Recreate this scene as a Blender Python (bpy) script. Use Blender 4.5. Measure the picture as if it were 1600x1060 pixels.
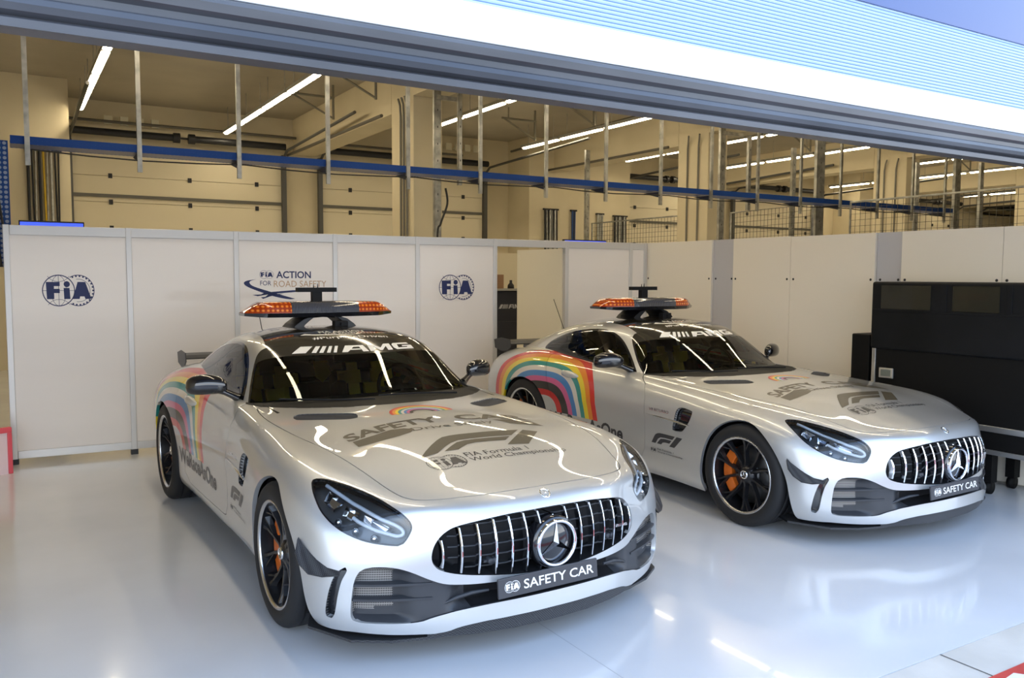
import bpy, bmesh, math, random
import numpy as np
from mathutils import Vector, Matrix
from mathutils.bvhtree import BVHTree
for _o in list(bpy.data.objects): bpy.data.objects.remove(_o)
SC = bpy.context.scene
COL = SC.collection
random.seed(7)

# ------------------------------------------------------------------ camera
F_PX, PITCH, YAW, ROLL, CAM_H = 1309.2, 0.0743, 0.5428, 0.0048, 1.6315
cam_data = bpy.data.cameras.new('camera'); cam = bpy.data.objects.new('camera', cam_data)
COL.objects.link(cam); SC.camera = cam
cam_data.sensor_fit = 'HORIZONTAL'; cam_data.sensor_width = 36.0
cam_data.lens = 36.0*F_PX/1600.0
cam_data.clip_start = 0.05; cam_data.clip_end = 300
_fw = Vector((math.sin(YAW)*math.cos(PITCH), math.cos(YAW)*math.cos(PITCH), -math.sin(PITCH)))
_rt = Vector((math.cos(YAW), -math.sin(YAW), 0)); _up = _rt.cross(_fw)
_r2 = _rt*math.cos(ROLL) + _up*math.sin(ROLL); _u2 = _up*math.cos(ROLL) - _rt*math.sin(ROLL)
cam.matrix_world = Matrix(((_r2.x, _u2.x, -_fw.x, 0), (_r2.y, _u2.y, -_fw.y, 0), (_r2.z, _u2.z, -_fw.z, CAM_H), (0, 0, 0, 1)))

# ------------------------------------------------------------------ world, exposure
SC.view_settings.view_transform = 'Standard'; SC.view_settings.look = 'None'
SC.view_settings.exposure = 0.0; SC.view_settings.gamma = 1.0
SC.view_settings.use_curve_mapping = False
W = bpy.data.worlds.new('sky'); SC.world = W; W.use_nodes = True
nt = W.node_tree; nt.nodes.clear()
_tc = nt.nodes.new('ShaderNodeTexCoord'); _sx = nt.nodes.new('ShaderNodeSeparateXYZ')
_cr = nt.nodes.new('ShaderNodeValToRGB'); _bg = nt.nodes.new('ShaderNodeBackground'); _wo = nt.nodes.new('ShaderNodeOutputWorld')
nt.links.new(_tc.outputs['Generated'], _sx.inputs[0]); nt.links.new(_sx.outputs['Z'], _cr.inputs[0])
nt.links.new(_cr.outputs[0], _bg.inputs[0]); nt.links.new(_bg.outputs[0], _wo.inputs[0])
el = _cr.color_ramp.elements
el[0].position = 0.0; el[0].color = (0.90, 0.94, 1.0, 1)
el[1].position = 0.62; el[1].color = (0.30, 0.45, 0.74, 1)
e = el.new(0.12); e.color = (0.86, 0.92, 1.0, 1)
e = el.new(0.3); e.color = (0.62, 0.78, 0.99, 1)
_bg.inputs[1].default_value = 4.3

# ------------------------------------------------------------------ materials
MATS = {}
def mat(name, col=(0.8, 0.8, 0.8), rough=0.5, metal=0.0, coat=0.0, coat_rough=0.03, emit=None, strength=0.0,
        spec=0.5, trans=0.0, alpha=1.0, ior=1.45):
    if name in MATS: return MATS[name]
    m = bpy.data.materials.new(name); m.use_nodes = True
    b = m.node_tree.nodes['Principled BSDF']
    b.inputs['Base Color'].default_value = (*col, 1); b.inputs['Roughness'].default_value = rough
    b.inputs['Metallic'].default_value = metal; b.inputs['Coat Weight'].default_value = coat
    b.inputs['Coat Roughness'].default_value = coat_rough; b.inputs['Specular IOR Level'].default_value = spec
    b.inputs['Transmission Weight'].default_value = trans; b.inputs['Alpha'].default_value = alpha; b.inputs['IOR'].default_value = ior
    if emit:
        b.inputs['Emission Color'].default_value = (*emit, 1); b.inputs['Emission Strength'].default_value = strength
    m.diffuse_color = (*col, 1)
    MATS[name] = m
    return m
def nodes(m): return m.node_tree.nodes, m.node_tree.links, m.node_tree.nodes['Principled BSDF']
def noise_var(m, c1, c2, scale=3.0, detail=4.0, lo=0.35, hi=0.65, stretch=(1, 1, 1), rough=None, bump=0.0, bscale=60):
    N, L, B = nodes(m)
    tc = N.new('ShaderNodeTexCoord'); mp = N.new('ShaderNodeMapping'); mp.inputs['Scale'].default_value = stretch
    nz = N.new('ShaderNodeTexNoise'); nz.inputs['Scale'].default_value = scale; nz.inputs['Detail'].default_value = detail
    r = N.new('ShaderNodeValToRGB'); r.color_ramp.elements[0].position = lo; r.color_ramp.elements[1].position = hi
    r.color_ramp.elements[0].color = (*c1, 1); r.color_ramp.elements[1].color = (*c2, 1)
    L.new(tc.outputs['Object'], mp.inputs[0]); L.new(mp.outputs[0], nz.inputs['Vector'])
    L.new(nz.outputs['Fac'], r.inputs[0]); L.new(r.outputs[0], B.inputs['Base Color'])
    if rough:
        mr = N.new('ShaderNodeMapRange'); mr.inputs['To Min'].default_value = rough[0]; mr.inputs['To Max'].default_value = rough[1]
        L.new(nz.outputs['Fac'], mr.inputs['Value']); L.new(mr.outputs[0], B.inputs['Roughness'])
    if bump:
        n2 = N.new('ShaderNodeTexNoise'); n2.inputs['Scale'].default_value = bscale; n2.inputs['Detail'].default_value = 3
        L.new(mp.outputs[0], n2.inputs['Vector'])
        bp = N.new('ShaderNodeBump'); bp.inputs['Strength'].default_value = bump; bp.inputs['Distance'].default_value = 0.01
        L.new(n2.outputs['Fac'], bp.inputs['Height']); L.new(bp.outputs[0], B.inputs['Normal'])
    return m

SILVER = mat('silver_paint', (0.56, 0.565, 0.56), rough=0.40, metal=0.62, coat=1.0, coat_rough=0.01)
BLACKGLOSS = mat('gloss_black', (0.008, 0.008, 0.010), rough=0.12, coat=1.0)
BLACKMATTE = mat('matte_black', (0.008, 0.008, 0.009), rough=0.6, spec=.25)
DARKPLASTIC = mat('dark_grey_plastic', (0.035, 0.037, 0.042), rough=0.45)
CARBON = mat('carbon_fibre', (0.03, 0.03, 0.032), rough=0.4, coat=0.15, spec=.3)
CHROME = mat('chrome', (0.85, 0.86, 0.88), rough=0.08, metal=1.0)
RUBBER = mat('tyre_rubber', (0.012, 0.012, 0.013), rough=0.65)
RIMBLACK = mat('satin_black_alloy', (0.012, 0.012, 0.014), rough=0.3, metal=0.2, coat=0.3)
RIMLIP = mat('machined_rim_lip', (0.62, 0.63, 0.65), rough=0.22, metal=1.0)

# ------------------------------------------------------------------ generic mesh helpers
def link(name, me, mats, parent=None):
    o = bpy.data.objects.new(name, me); COL.objects.link(o)
    for m in (mats if isinstance(mats, (list, tuple)) else [mats]): me.materials.append(m)
    if parent is not None: o.parent = parent
    return o
def tag(o, label=None, cat=None, group=None, kind=None):
    if label: o['label'] = label
    if cat: o['category'] = cat
    if group: o['group'] = group
    if kind: o['kind'] = kind
    return o
def empty(name, loc=(0, 0, 0), rz=0.0, label=None, cat=None, group=None):
    o = bpy.data.objects.new(name, None); COL.objects.link(o); o.location = loc; o.rotation_euler = (0, 0, rz)
    o.empty_display_size = 0.1
    return tag(o, label, cat, group)
class MB:
    """collects simple solids and builds them as ONE mesh"""
    def __init__(s): s.v = []; s.f = []; s.mi = []; s.sm = []
    def add(s, vs, fs, mi=0, smooth=False):
        b = len(s.v); s.v += [tuple(v) for v in vs]; s.f += [tuple(i+b for i in f) for f in fs]
        s.mi += [mi]*len(fs); s.sm += [smooth]*len(fs); return s
    def box(s, a, b, mi=0, M=None):
        x0, y0, z0 = [min(a[i], b[i]) for i in range(3)]; x1, y1, z1 = [max(a[i], b[i]) for i in range(3)]
        vs = [(x0,y0,z0),(x1,y0,z0),(x1,y1,z0),(x0,y1,z0),(x0,y0,z1),(x1,y0,z1),(x1,y1,z1),(x0,y1,z1)]
        if M is not None: vs = [M @ Vector(v) for v in vs]
        return s.add(vs, [(0,3,2,1),(4,5,6,7),(0,1,5,4),(1,2,6,5),(2,3,7,6),(3,0,4,7)], mi)
    def tube(s, pts, r, n=8, mi=0, caps=True, smooth=True, up=None):
        pts = [Vector(p) for p in pts]; R = r if isinstance(r, (list, tuple)) else [r]*len(pts)
        vs = []; prev = None
        for i, p in enumerate(pts):
            d = (pts[min(i+1, len(pts)-1)] - pts[max(i-1, 0)]).normalized()
            if prev is None:
                a = Vector((0,0,1)) if abs(d.z) < 0.9 else Vector((1,0,0)); a = (a - d*a.dot(d)).normalized()
            else: a = (prev - d*prev.dot(d)).normalized()
            prev = a; b = d.cross(a)
            vs += [p + (a*math.cos(2*math.pi*k/n + math.pi/n) + b*math.sin(2*math.pi*k/n + math.pi/n))*R[i] for k in range(n)]
        fs = [(i*n+k, i*n+(k+1)%n, (i+1)*n+(k+1)%n, (i+1)*n+k) for i in range(len(pts)-1) for k in range(n)]
        s.add(vs, fs, mi, smooth)
        if caps: s.add(vs[:n], [tuple(reversed(range(n)))], mi); s.add(vs[-n:], [tuple(range(n))], mi)
        return s
    def lathe(s, prof, n=48, axis='y', mi=0, c=(0,0,0), smooth=True, closed=False):
        """prof: (radius, along)"""
        vs = []
        for r, a in prof:
            for k in range(n):
                t = 2*math.pi*k/n; u, w = r*math.cos(t), r*math.sin(t)
                p = (u, a, w) if axis == 'y' else ((a, u, w) if axis == 'x' else (u, w, a))
                vs.append((p[0]+c[0], p[1]+c[1], p[2]+c[2]))
        m = len(prof); rng = m if closed else m-1
        fs = [(i*n+k, i*n+(k+1)%n, ((i+1)%m)*n+(k+1)%n, ((i+1)%m)*n+k) for i in range(rng) for k in range(n)]
        return s.add(vs, fs, mi, smooth)
    def prism(s, poly, d, mi=0, M=None):
        """poly: list of 3D points (planar), extruded by vector d"""
        n = len(poly); d = Vector(d); P = [Vector(p) for p in poly]
        vs = P + [p+d for p in P]
        if M is not None: vs = [M @ v for v in vs]
        return s.add(vs, [tuple(reversed(range(n))), tuple(range(n, 2*n))] + [(i, (i+1)%n, n+(i+1)%n, n+i) for i in range(n)], mi)
    def build(s, name, mats, parent=None, bevel=0.0, fix=True, seg=2):
        me = bpy.data.meshes.new(name); me.from_pydata(s.v, [], s.f)
        me.polygons.foreach_set('material_index', s.mi); me.polygons.foreach_set('use_smooth', s.sm)
        if fix:
            bm = bmesh.new(); bm.from_mesh(me); bmesh.ops.recalc_face_normals(bm, faces=bm.faces); bm.to_mesh(me); bm.free()
        me.update()
        o = link(name, me, mats, parent)
        if bevel:
            md = o.modifiers.new('bevel', 'BEVEL'); md.width = bevel; md.segments = seg; md.limit_method = 'ANGLE'; md.angle_limit = math.radians(40)
        return o
def copy_tree(o, parent=None):
    c = o.copy(); COL.objects.link(c)
    if parent is not None: c.parent = parent
    for ch in [x for x in bpy.data.objects if x.parent == o]: copy_tree(ch, c)
    return c

# ------------------------------------------------------------------ smooth shell machinery
def subdiv(V, Fc, level):
    me = bpy.data.meshes.new('tmp'); me.from_pydata([tuple(v) for v in V], [], Fc); me.update()
    o = bpy.data.objects.new('tmp', me); COL.objects.link(o)
    md = o.modifiers.new('s', 'SUBSURF'); md.levels = level; md.render_levels = level; md.boundary_smooth = 'ALL'
    dg = bpy.context.evaluated_depsgraph_get(); dg.update(); ev = o.evaluated_get(dg).to_mesh()
    n = len(ev.vertices); co = np.empty(n*3); ev.vertices.foreach_get('co', co)
    no = np.empty(n*3); ev.vertices.foreach_get('normal', no)
    fs = [tuple(p.vertices) for p in ev.polygons]
    o.evaluated_get(dg).to_mesh_clear(); bpy.data.objects.remove(o); bpy.data.meshes.remove(me)
    return co.reshape(-1, 3), no.reshape(-1, 3), fs
def fit_subdiv(T, Fc, level, iters=3, relax=0.85):
    P = np.array(T, float); T = P.copy()
    for _ in range(iters):
        S, _n, _f = subdiv(P, Fc, 2)
        P += (T - S[:len(T)])*relax
    return subdiv(P, Fc, level)
def interp_rows(stations, targetx):
    pass

class Shell:
    """polygon soup with shared vertices and smooth normals; can be cut along f(p)=0"""
    def __init__(s, V, N, F): s.V = [Vector(v) for v in V]; s.N = [Vector(n) for n in N]; s.F = [tuple(f) for f in F]
    def bvh(s, faces=None): return BVHTree.FromPolygons(s.V, s.F if faces is None else faces)
    def split(s, faces, f):
        cache = {}; ecache = {}; ins = []; outs = []
        def val(i):
            if i not in cache:
                x = f(s.V[i], s.N[i]); cache[i] = x if abs(x) > 1e-7 else 1e-7
            return cache[i]
        def cut(a, b):
            k = (a, b) if a < b else (b, a)
            if k not in ecache:
                lo, hi = k; fl, fh = val(lo), val(hi); pl, ph = s.V[lo], s.V[hi]; nl, nh = s.N[lo], s.N[hi]
                t0, t1, v0, v1 = 0.0, 1.0, fl, fh; t = 0.5
                for _ in range(4):
                    t = t0 + (t1-t0)*min(0.95, max(0.05, v0/(v0-v1)))
                    vm = f(pl.lerp(ph, t), nl)
                    if (vm > 0) == (v0 > 0): t0, v0 = t, vm
                    else: t1, v1 = t, vm
                s.V.append(pl.lerp(ph, t)); n = nl.lerp(nh, t); n.normalize(); s.N.append(n)
                ecache[k] = len(s.V)-1; cache[ecache[k]] = 1e-9
            return ecache[k]
        for face in faces:
            vs = [val(i) for i in face]
            if all(v > 0 for v in vs): outs.append(face); continue
            if all(v < 0 for v in vs): ins.append(face); continue
            pi, po = [], []
            n = len(face)
            for a in range(n):
                i, j = face[a], face[(a+1) % n]
                (po if val(i) > 0 else pi).append(i)
                if (val(i) > 0) != (val(j) > 0):
                    c = cut(i, j); pi.append(c); po.append(c)
            if len(pi) > 2: ins.append(tuple(pi))
            if len(po) > 2: outs.append(tuple(po))
        return ins, outs
    def boundary(s, faces):
        d = {}
        for f in faces:
            for a in range(len(f)):
                e = (f[a], f[(a+1) % len(f)])
                if (e[1], e[0]) in d: del d[(e[1], e[0])]
                else: d[e] = 1
        return list(d)
def shell_mesh(name, sh, faces, mats, parent=None, mirror=False, both=True, offset=0.0, rim=0.0, rim_skip=None, rim_dir=None, mi=None, flip=False):
    """faces of a Shell as one mesh with exact smooth normals; both: also the mirror image (y -> -y) joined in; mirror: only the mirror image.
    rim: thickness of a lip turned inwards along the open edges"""
    idx = {}; V = []; Nn = []; F = []; M = []
    def vid(i):
        if i not in idx:
            idx[i] = len(V); V.append(s_off(sh.V[i], sh.N[i])); Nn.append(sh.N[i].copy())
        return idx[i]
    def s_off(p, n): return p + n*offset
    for k, f in enumerate(faces):
        F.append(tuple(vid(i) for i in f)); M.append(mi[k] if mi else 0)
    if rim:
        inn = {}
        def dup(i, shift):
            key = (i, shift)
            if key not in inn:
                inn[key] = len(V); p = s_off(sh.V[i], sh.N[i])
                if shift: p = p + ((Vector(rim_dir)*rim) if rim_dir else (-sh.N[i]*rim))
                V.append(p); Nn.append(None)
            return inn[key]
        for a, b in sh.boundary(faces):
            pa, pb = sh.V[a], sh.V[b]
            if abs(pa.y) < 1e-4 and abs(pb.y) < 1e-4: continue
            if rim_skip and rim_skip(pa) and rim_skip(pb): continue
            F.append((dup(b, 0), dup(a, 0), dup(a, 1), dup(b, 1))); M.append(0)
    # normals of rim verts
    acc = {}
    for f in F:
        if Nn[f[0]] is None:
            n = (V[f[1]]-V[f[0]]).cross(V[f[2]]-V[f[0]])
            for i in f: acc[i] = acc.get(i, Vector()) + n
    for i, n in acc.items(): Nn[i] = n.normalized() if n.length > 1e-12 else Vector((0,0,1))
    V1 = [v.copy() for v in V]; N1 = list(Nn); F1 = list(F); M1 = list(M)
    if mirror or both:
        fl = lambda v: Vector((v.x, -v.y, v.z))
        Vm = [fl(v) for v in V]; Nm = [fl(v) for v in Nn]; Fm = [tuple(reversed(f)) for f in F]
        if mirror: V1, N1, F1, M1 = Vm, Nm, Fm, M
        else:
            b = len(V1); V1 += Vm; N1 += Nm; F1 += [tuple(i+b for i in f) for f in Fm]; M1 += M
    me = bpy.data.meshes.new(name); me.from_pydata([tuple(v) for v in V1], [], F1)
    me.polygons.foreach_set('material_index', M1); me.polygons.foreach_set('use_smooth', [True]*len(F1)); me.update()
    me.normals_split_custom_set_from_vertices([tuple(n) for n in N1])
    return link(name, me, mats, parent)
def catmull(P, n=8, closed=True):
    P = [np.array(p, float) for p in P]; m = len(P); out = []
    for i in range(m if closed else m-1):
        g = lambda k: P[k % m] if closed else P[min(max(k, 0), m-1)]
        p0, p1, p2, p3 = g(i-1), g(i), g(i+1), g(i+2)
        for k in range(n):
            t = k/n
            out.append(0.5*((2*p1)+(-p0+p2)*t+(2*p0-5*p1+4*p2-p3)*t*t+(-p0+3*p1-3*p2+p3)*t**3))
    if not closed: out.append(P[-1])
    return out
def poly_sdf(poly):
    A = np.array([[p[0], p[1]] for p in poly]); B = np.roll(A, -1, 0); E = B-A; L = (E**2).sum(1)+1e-15
    mn = A.min(0)-0.15; mx = A.max(0)+0.15
    def sdf(x, y):
        if x < mn[0] or y < mn[1] or x > mx[0] or y > mx[1]: return 0.15
        p = np.array((x, y)); d = p-A; t = np.clip((d*E).sum(1)/L, 0, 1)
        dist = math.sqrt(((d-E*t[:, None])**2).sum(1).min())
        c = ((A[:, 1] > y) != (B[:, 1] > y)); 
        xi = A[:, 0] + (y-A[:, 1])*E[:, 0]/np.where(np.abs(E[:, 1]) < 1e-12, 1e-12, E[:, 1])
        return -dist if (c & (x < xi)).sum() % 2 else dist
    return sdf
def proj_cut(pts3, d, smooth=8, region=None):
    """implicit cutter: closed outline through 3D points, swept along direction d"""
    d = Vector(d).normalized(); a = Vector((0,0,1)) if abs(d.z) < 0.9 else Vector((1,0,0))
    u = a.cross(d).normalized(); w = d.cross(u)
    P2 = [(Vector(p).dot(u), Vector(p).dot(w)) for p in pts3]
    if smooth: P2 = catmull(P2, smooth)
    sd = poly_sdf(P2)
    def f(p, n):
        x = sd(p.dot(u), p.dot(w))
        if n.dot(d) < -0.05: return 0.15
        if region: x = max(x, region(p))
        return x
    return f

# ================================================================== THE CAR (car frame: x forward from front axle, y left, z up)
# lower body, y >= 0. each station: rows centre -> fender crown (6) then crown -> sill bottom (6)
ST = [
 # x      list of (y, z) 6 top rows r0..r5            side rows r6..r11
 (0.66, [(0,.693),(.2,.692),(.39,.682),(.56,.668),(.70,.648),(.83,.625)], [(.878,.585),(.903,.50),(.912,.41),(.910,.31),(.905,.21),(.875,.14)]),
 (0.50, [(0,.738),(.2,.736),(.39,.727),(.56,.717),(.71,.708),(.84,.690)], None),
 (0.30, [(0,.788),(.2,.787),(.39,.779),(.57,.767),(.73,.762),(.865,.738)], [(.960,.685),(1.0,.61),(1.003,.49),(.995,.35),(.98,.22),(.94,.14)]),
 (0.05, [(0,.832),(.2,.830),(.40,.822),(.58,.808),(.74,.802),(.87,.778)], [(.962,.720),(1.003,.63),(1.008,.49),(1.0,.35),(.985,.22),(.94,.14)]),
 (-0.25,[(0,.862),(.2,.860),(.41,.851),(.60,.835),(.75,.822),(.865,.796)], [(.948,.735),(.988,.64),(.995,.49),(.985,.35),(.975,.22),(.93,.14)]),
 (-0.55,[(0,.882),(.21,.880),(.42,.872),(.61,.858),(.76,.842),(.865,.812)], [(.935,.745),(.968,.645),(.972,.50),(.962,.36),(.955,.23),(.91,.145)]),
 (-0.85,[(0,.896),(.22,.894),(.44,.886),(.63,.873),(.775,.856),(.865,.822)], [(.922,.755),(.952,.645),(.955,.50),(.948,.36),(.945,.23),(.90,.15)]),
 (-1.12,[(0,.900),(.22,.899),(.44,.893),(.64,.882),(.785,.868),(.862,.832)], [(.915,.762),(.947,.645),(.950,.50),(.945,.36),(.945,.23),(.90,.15)]),
 (-1.40,[(0,.898),(.22,.898),(.44,.896),(.64,.892),(.785,.880),(.860,.842)], [(.912,.770),(.945,.645),(.948,.50),(.944,.36),(.945,.23),(.90,.15)]),
 (-1.70,[(0,.900),(.22,.900),(.44,.900),(.64,.904),(.785,.893),(.862,.852)], [(.915,.780),(.947,.650),(.948,.50),(.944,.36),(.945,.23),(.90,.15)]),
 (-2.00,[(0,.905),(.22,.905),(.44,.908),(.64,.920),(.780,.912),(.868,.868)], [(.926,.795),(.955,.660),(.953,.50),(.948,.36),(.947,.23),(.90,.15)]),
 (-2.30,[(0,.920),(.22,.920),(.44,.925),(.63,.942),(.775,.936),(.885,.888)], [(.952,.812),(.980,.690),(.975,.52),(.966,.37),(.960,.23),(.91,.15)]),
 (-2.62,[(0,.935),(.22,.936),(.43,.945),(.61,.962),(.760,.957),(.885,.905)], [(.965,.825),(.997,.710),(1.0,.54),(.99,.38),(.98,.24),(.93,.16)]),
 (-2.95,[(0,.935),(.22,.938),(.42,.945),(.59,.955),(.735,.944),(.862,.893)], [(.948,.815),(.984,.700),(.990,.54),(.98,.38),(.965,.26),(.92,.19)]),
 (-3.28,[(0,.925),(.21,.927),(.40,.930),(.56,.925),(.695,.905),(.815,.857)], [(.898,.780),(.937,.680),(.945,.54),(.935,.40),(.915,.29),(.87,.22)]),
 (-3.52,[(0,.895),(.20,.896),(.38,.893),(.53,.880),(.655,.852),(.76,.805)], [(.825,.735),(.86,.65),(.865,.53),(.855,.41),(.835,.31),(.79,.25)]),
]
ST[1] = (ST[1][0], ST[1][1], [(.938,.645),(.966,.555),(.972,.45),(.968,.33),(.955,.215),(.92,.14)])
# plan curvature of stations at the nose: x shift per top row
def xshift(i, r):
    if i == 0: return [.085,.083,.065,.015,-.07,-.185][r] if r <= 5 else [-.165,-.145,-.135,-.130,-.130,-.14][r-6]
    if i == 1: return [.03,.028,.02,.0,-.04,-.11][r] if r <= 5 else [-.115,-.11,-.105,-.10,-.10,-.11][r-6]
    if i == 2: return [0,0,0,0,0,-.03][r] if r <= 5 else -.04
    if i == 15: return [-.06,-.055,-.04,-.01,.02,.05][r] if r <= 5 else .075
    return 0.0
V = []; vid = {}
def addv(key, p):
    if key not in vid: vid[key] = len(V); V.append(p)
    return vid[key]
NI = len(ST); NR = 12
for i, (x, top, side) in enumerate(ST):
    for r, (y, z) in enumerate(top+side):
        for s in ((1, -1) if y > 0 else (1,)):
            addv((i, r*s), (x+xshift(i, r), y*s, z))
FACES = []
def G(i, r): return vid[(i, r)]
for i in range(NI-1):
    for r in range(-(NR-1), NR-1):
        FACES.append((G(i, r), G(i, r+1), G(i+1, r+1), G(i+1, r)))
# front patch: columns k = 0..5 (same as r), rows j = 0..6 down; borders shared with the grids above
FRONT = {  # row j: (x, y, z) for k = 0..4  (k = 5 is the side grid's first station, rows 6..11)
 1: [(.822,0,.638),(.815,.2,.638),(.785,.39,.628),(.703,.56,.602),(.617,.72,.575)],
 2: [(.862,0,.545),(.853,.2,.545),(.815,.39,.538),(.736,.56,.512),(.650,.73,.488)],
 3: [(.872,0,.430),(.862,.2,.430),(.822,.39,.428),(.745,.56,.415),(.660,.74,.400)],
 4: [(.868,0,.320),(.860,.2,.320),(.820,.39,.315),(.745,.56,.308),(.665,.74,.300)],
 5: [(.876,0,.215),(.865,.2,.213),(.826,.39,.208),(.758,.56,.203),(.672,.74,.203)],
 6: [(.876,0,.125),(.865,.2,.125),(.824,.39,.125),(.752,.56,.130),(.655,.74,.135)],
}
for j, row in FRONT.items():
    for k, (x, y, z) in enumerate(row):
        for s in ((1, -1) if y > 0 else (1,)): addv(('f', j, k*s), (x, y*s, z))
def FG(j, k):
    if j == 0: return vid[(0, k)]
    if abs(k) == 5: return vid[(0, (5+j)*(1 if k > 0 else -1))]
    return vid[('f', j, k)]
for j in range(6):
    for k in range(-5, 5): FACES.append((FG(j, k), FG(j+1, k), FG(j+1, k+1), FG(j, k+1)))
# rear patch
REAR = {
 1: [(-3.655,0,.84),(-3.65,.2,.84),(-3.63,.38,.835),(-3.595,.53,.82),(-3.54,.66,.79)],
 2: [(-3.660,0,.74),(-3.655,.2,.74),(-3.64,.38,.735),(-3.605,.53,.72),(-3.55,.67,.70)],
 3: [(-3.665,0,.60),(-3.66,.2,.60),(-3.64,.38,.60),(-3.605,.53,.59),(-3.55,.68,.57)],
 4: [(-3.665,0,.47),(-3.66,.2,.47),(-3.64,.38,.47),(-3.60,.53,.46),(-3.54,.68,.45)],
 5: [(-3.62,0,.35),(-3.615,.2,.35),(-3.60,.38,.35),(-3.56,.53,.35),(-3.51,.67,.345)],
 6: [(-3.55,0,.27),(-3.55,.2,.27),(-3.53,.38,.27),(-3.50,.53,.27),(-3.47,.65,.27)],
}
for j, row in REAR.items():
    for k, (x, y, z) in enumerate(row):
        for s in ((1, -1) if y > 0 else (1,)): addv(('b', j, k*s), (x, y*s, z))
def RG(j, k):
    if j == 0: return vid[(NI-1, k)]
    if abs(k) == 5: return vid[(NI-1, (5+j)*(1 if k > 0 else -1))]
    return vid[('b', j, k)]
for j in range(6):
    for k in range(-5, 5): FACES.append((RG(j, k+1), RG(j+1, k+1), RG(j+1, k), RG(j, k)))
bV, bN, bF = fit_subdiv(V, FACES, 3, 3, 0.8)
def half(V, N, F):
    return [f for f in F if sum(V[i][1] for i in f) > -1e-6 and min(V[i][1] for i in f) > -1e-4]
if np.dot(bN[[i for i in range(len(bV)) if abs(bV[i][1]) < .01 and bV[i][0] < 0 and bV[i][2] > .8][0]], (0, 0, 1)) < 0:
    bN = -bN; bF = [tuple(reversed(f)) for f in bF]
BODY = Shell(bV, bN, half(bV, bN, bF))

# greenhouse
GH = [
 [(-.90,0,.86),(-.925,.22,.86),(-1.0,.45,.86),(-1.12,.69,.855),(-1.20,.775,.85),(-1.235,.79,.83),(-1.26,.80,.81),(-1.28,.80,.78)],
 [(-1.08,0,.982),(-1.10,.21,.980),(-1.15,.43,.972),(-1.25,.655,.950),(-1.32,.725,.92),(-1.36,.755,.905),(-1.37,.772,.875),(-1.37,.78,.80)],
 [(-1.29,0,1.108),(-1.30,.20,1.105),(-1.335,.41,1.095),(-1.40,.61,1.062),(-1.455,.68,1.012),(-1.49,.728,.955),(-1.50,.762,.892),(-1.5,.785,.80)],
 [(-1.50,0,1.208),(-1.505,.20,1.204),(-1.525,.39,1.192),(-1.56,.565,1.158),(-1.60,.645,1.095),(-1.62,.71,1.00),(-1.62,.765,.897),(-1.62,.785,.80)],
 [(-1.72,0,1.258),(-1.72,.20,1.254),(-1.725,.38,1.240),(-1.735,.54,1.206),(-1.75,.63,1.140),(-1.76,.708,1.025),(-1.76,.768,.902),(-1.76,.79,.80)],
 [(-1.97,0,1.275),(-1.97,.20,1.270),(-1.97,.38,1.253),(-1.97,.53,1.218),(-1.97,.622,1.162),(-1.97,.705,1.04),(-1.97,.768,.915),(-1.97,.79,.82)],
 [(-2.25,0,1.266),(-2.25,.20,1.262),(-2.25,.37,1.245),(-2.25,.52,1.208),(-2.25,.61,1.152),(-2.25,.69,1.045),(-2.25,.755,.938),(-2.25,.79,.84)],
 [(-2.55,0,1.225),(-2.55,.19,1.221),(-2.55,.36,1.204),(-2.55,.505,1.165),(-2.55,.598,1.108),(-2.55,.67,1.025),(-2.55,.735,.95),(-2.55,.78,.86)],
 [(-2.85,0,1.152),(-2.85,.18,1.148),(-2.85,.35,1.130),(-2.85,.49,1.093),(-2.85,.58,1.045),(-2.85,.65,.985),(-2.85,.705,.94),(-2.85,.76,.86)],
 [(-3.12,0,1.066),(-3.12,.18,1.062),(-3.12,.34,1.046),(-3.12,.48,1.012),(-3.12,.565,.972),(-3.12,.63,.932),(-3.12,.68,.90),(-3.12,.73,.82)],
 [(-3.36,0,.975),(-3.36,.17,.972),(-3.36,.33,.958),(-3.36,.46,.93),(-3.36,.54,.90),(-3.36,.60,.87),(-3.36,.64,.85),(-3.36,.68,.80)],
 [(-3.54,0,.885),(-3.54,.16,.883),(-3.54,.31,.872),(-3.54,.43,.85),(-3.54,.50,.83),(-3.54,.55,.81),(-3.54,.59,.79),(-3.54,.62,.76)],
]
V = []; vid = {}; FACES = []
for i, row in enumerate(GH):
    for r, (x, y, z) in enumerate(row):
        for s in ((1, -1) if y > 0 else (1,)): addv((i, r*s), (x, y*s, z))
for i in range(len(GH)-1):
    for r in range(-7, 7): FACES.append((G(i, r), G(i, r+1), G(i+1, r+1), G(i+1, r)))
gV, gN, gF = fit_subdiv(V, FACES, 3, 3, 0.8)
if gN[[i for i in range(len(gV)) if abs(gV[i][1]) < .01 and gV[i][2] > 1.2][0]][2] < 0:
    gN = -gN; gF = [tuple(reversed(f)) for f in gF]
CABIN = Shell(gV, gN, half(gV, gN, gF))
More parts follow.
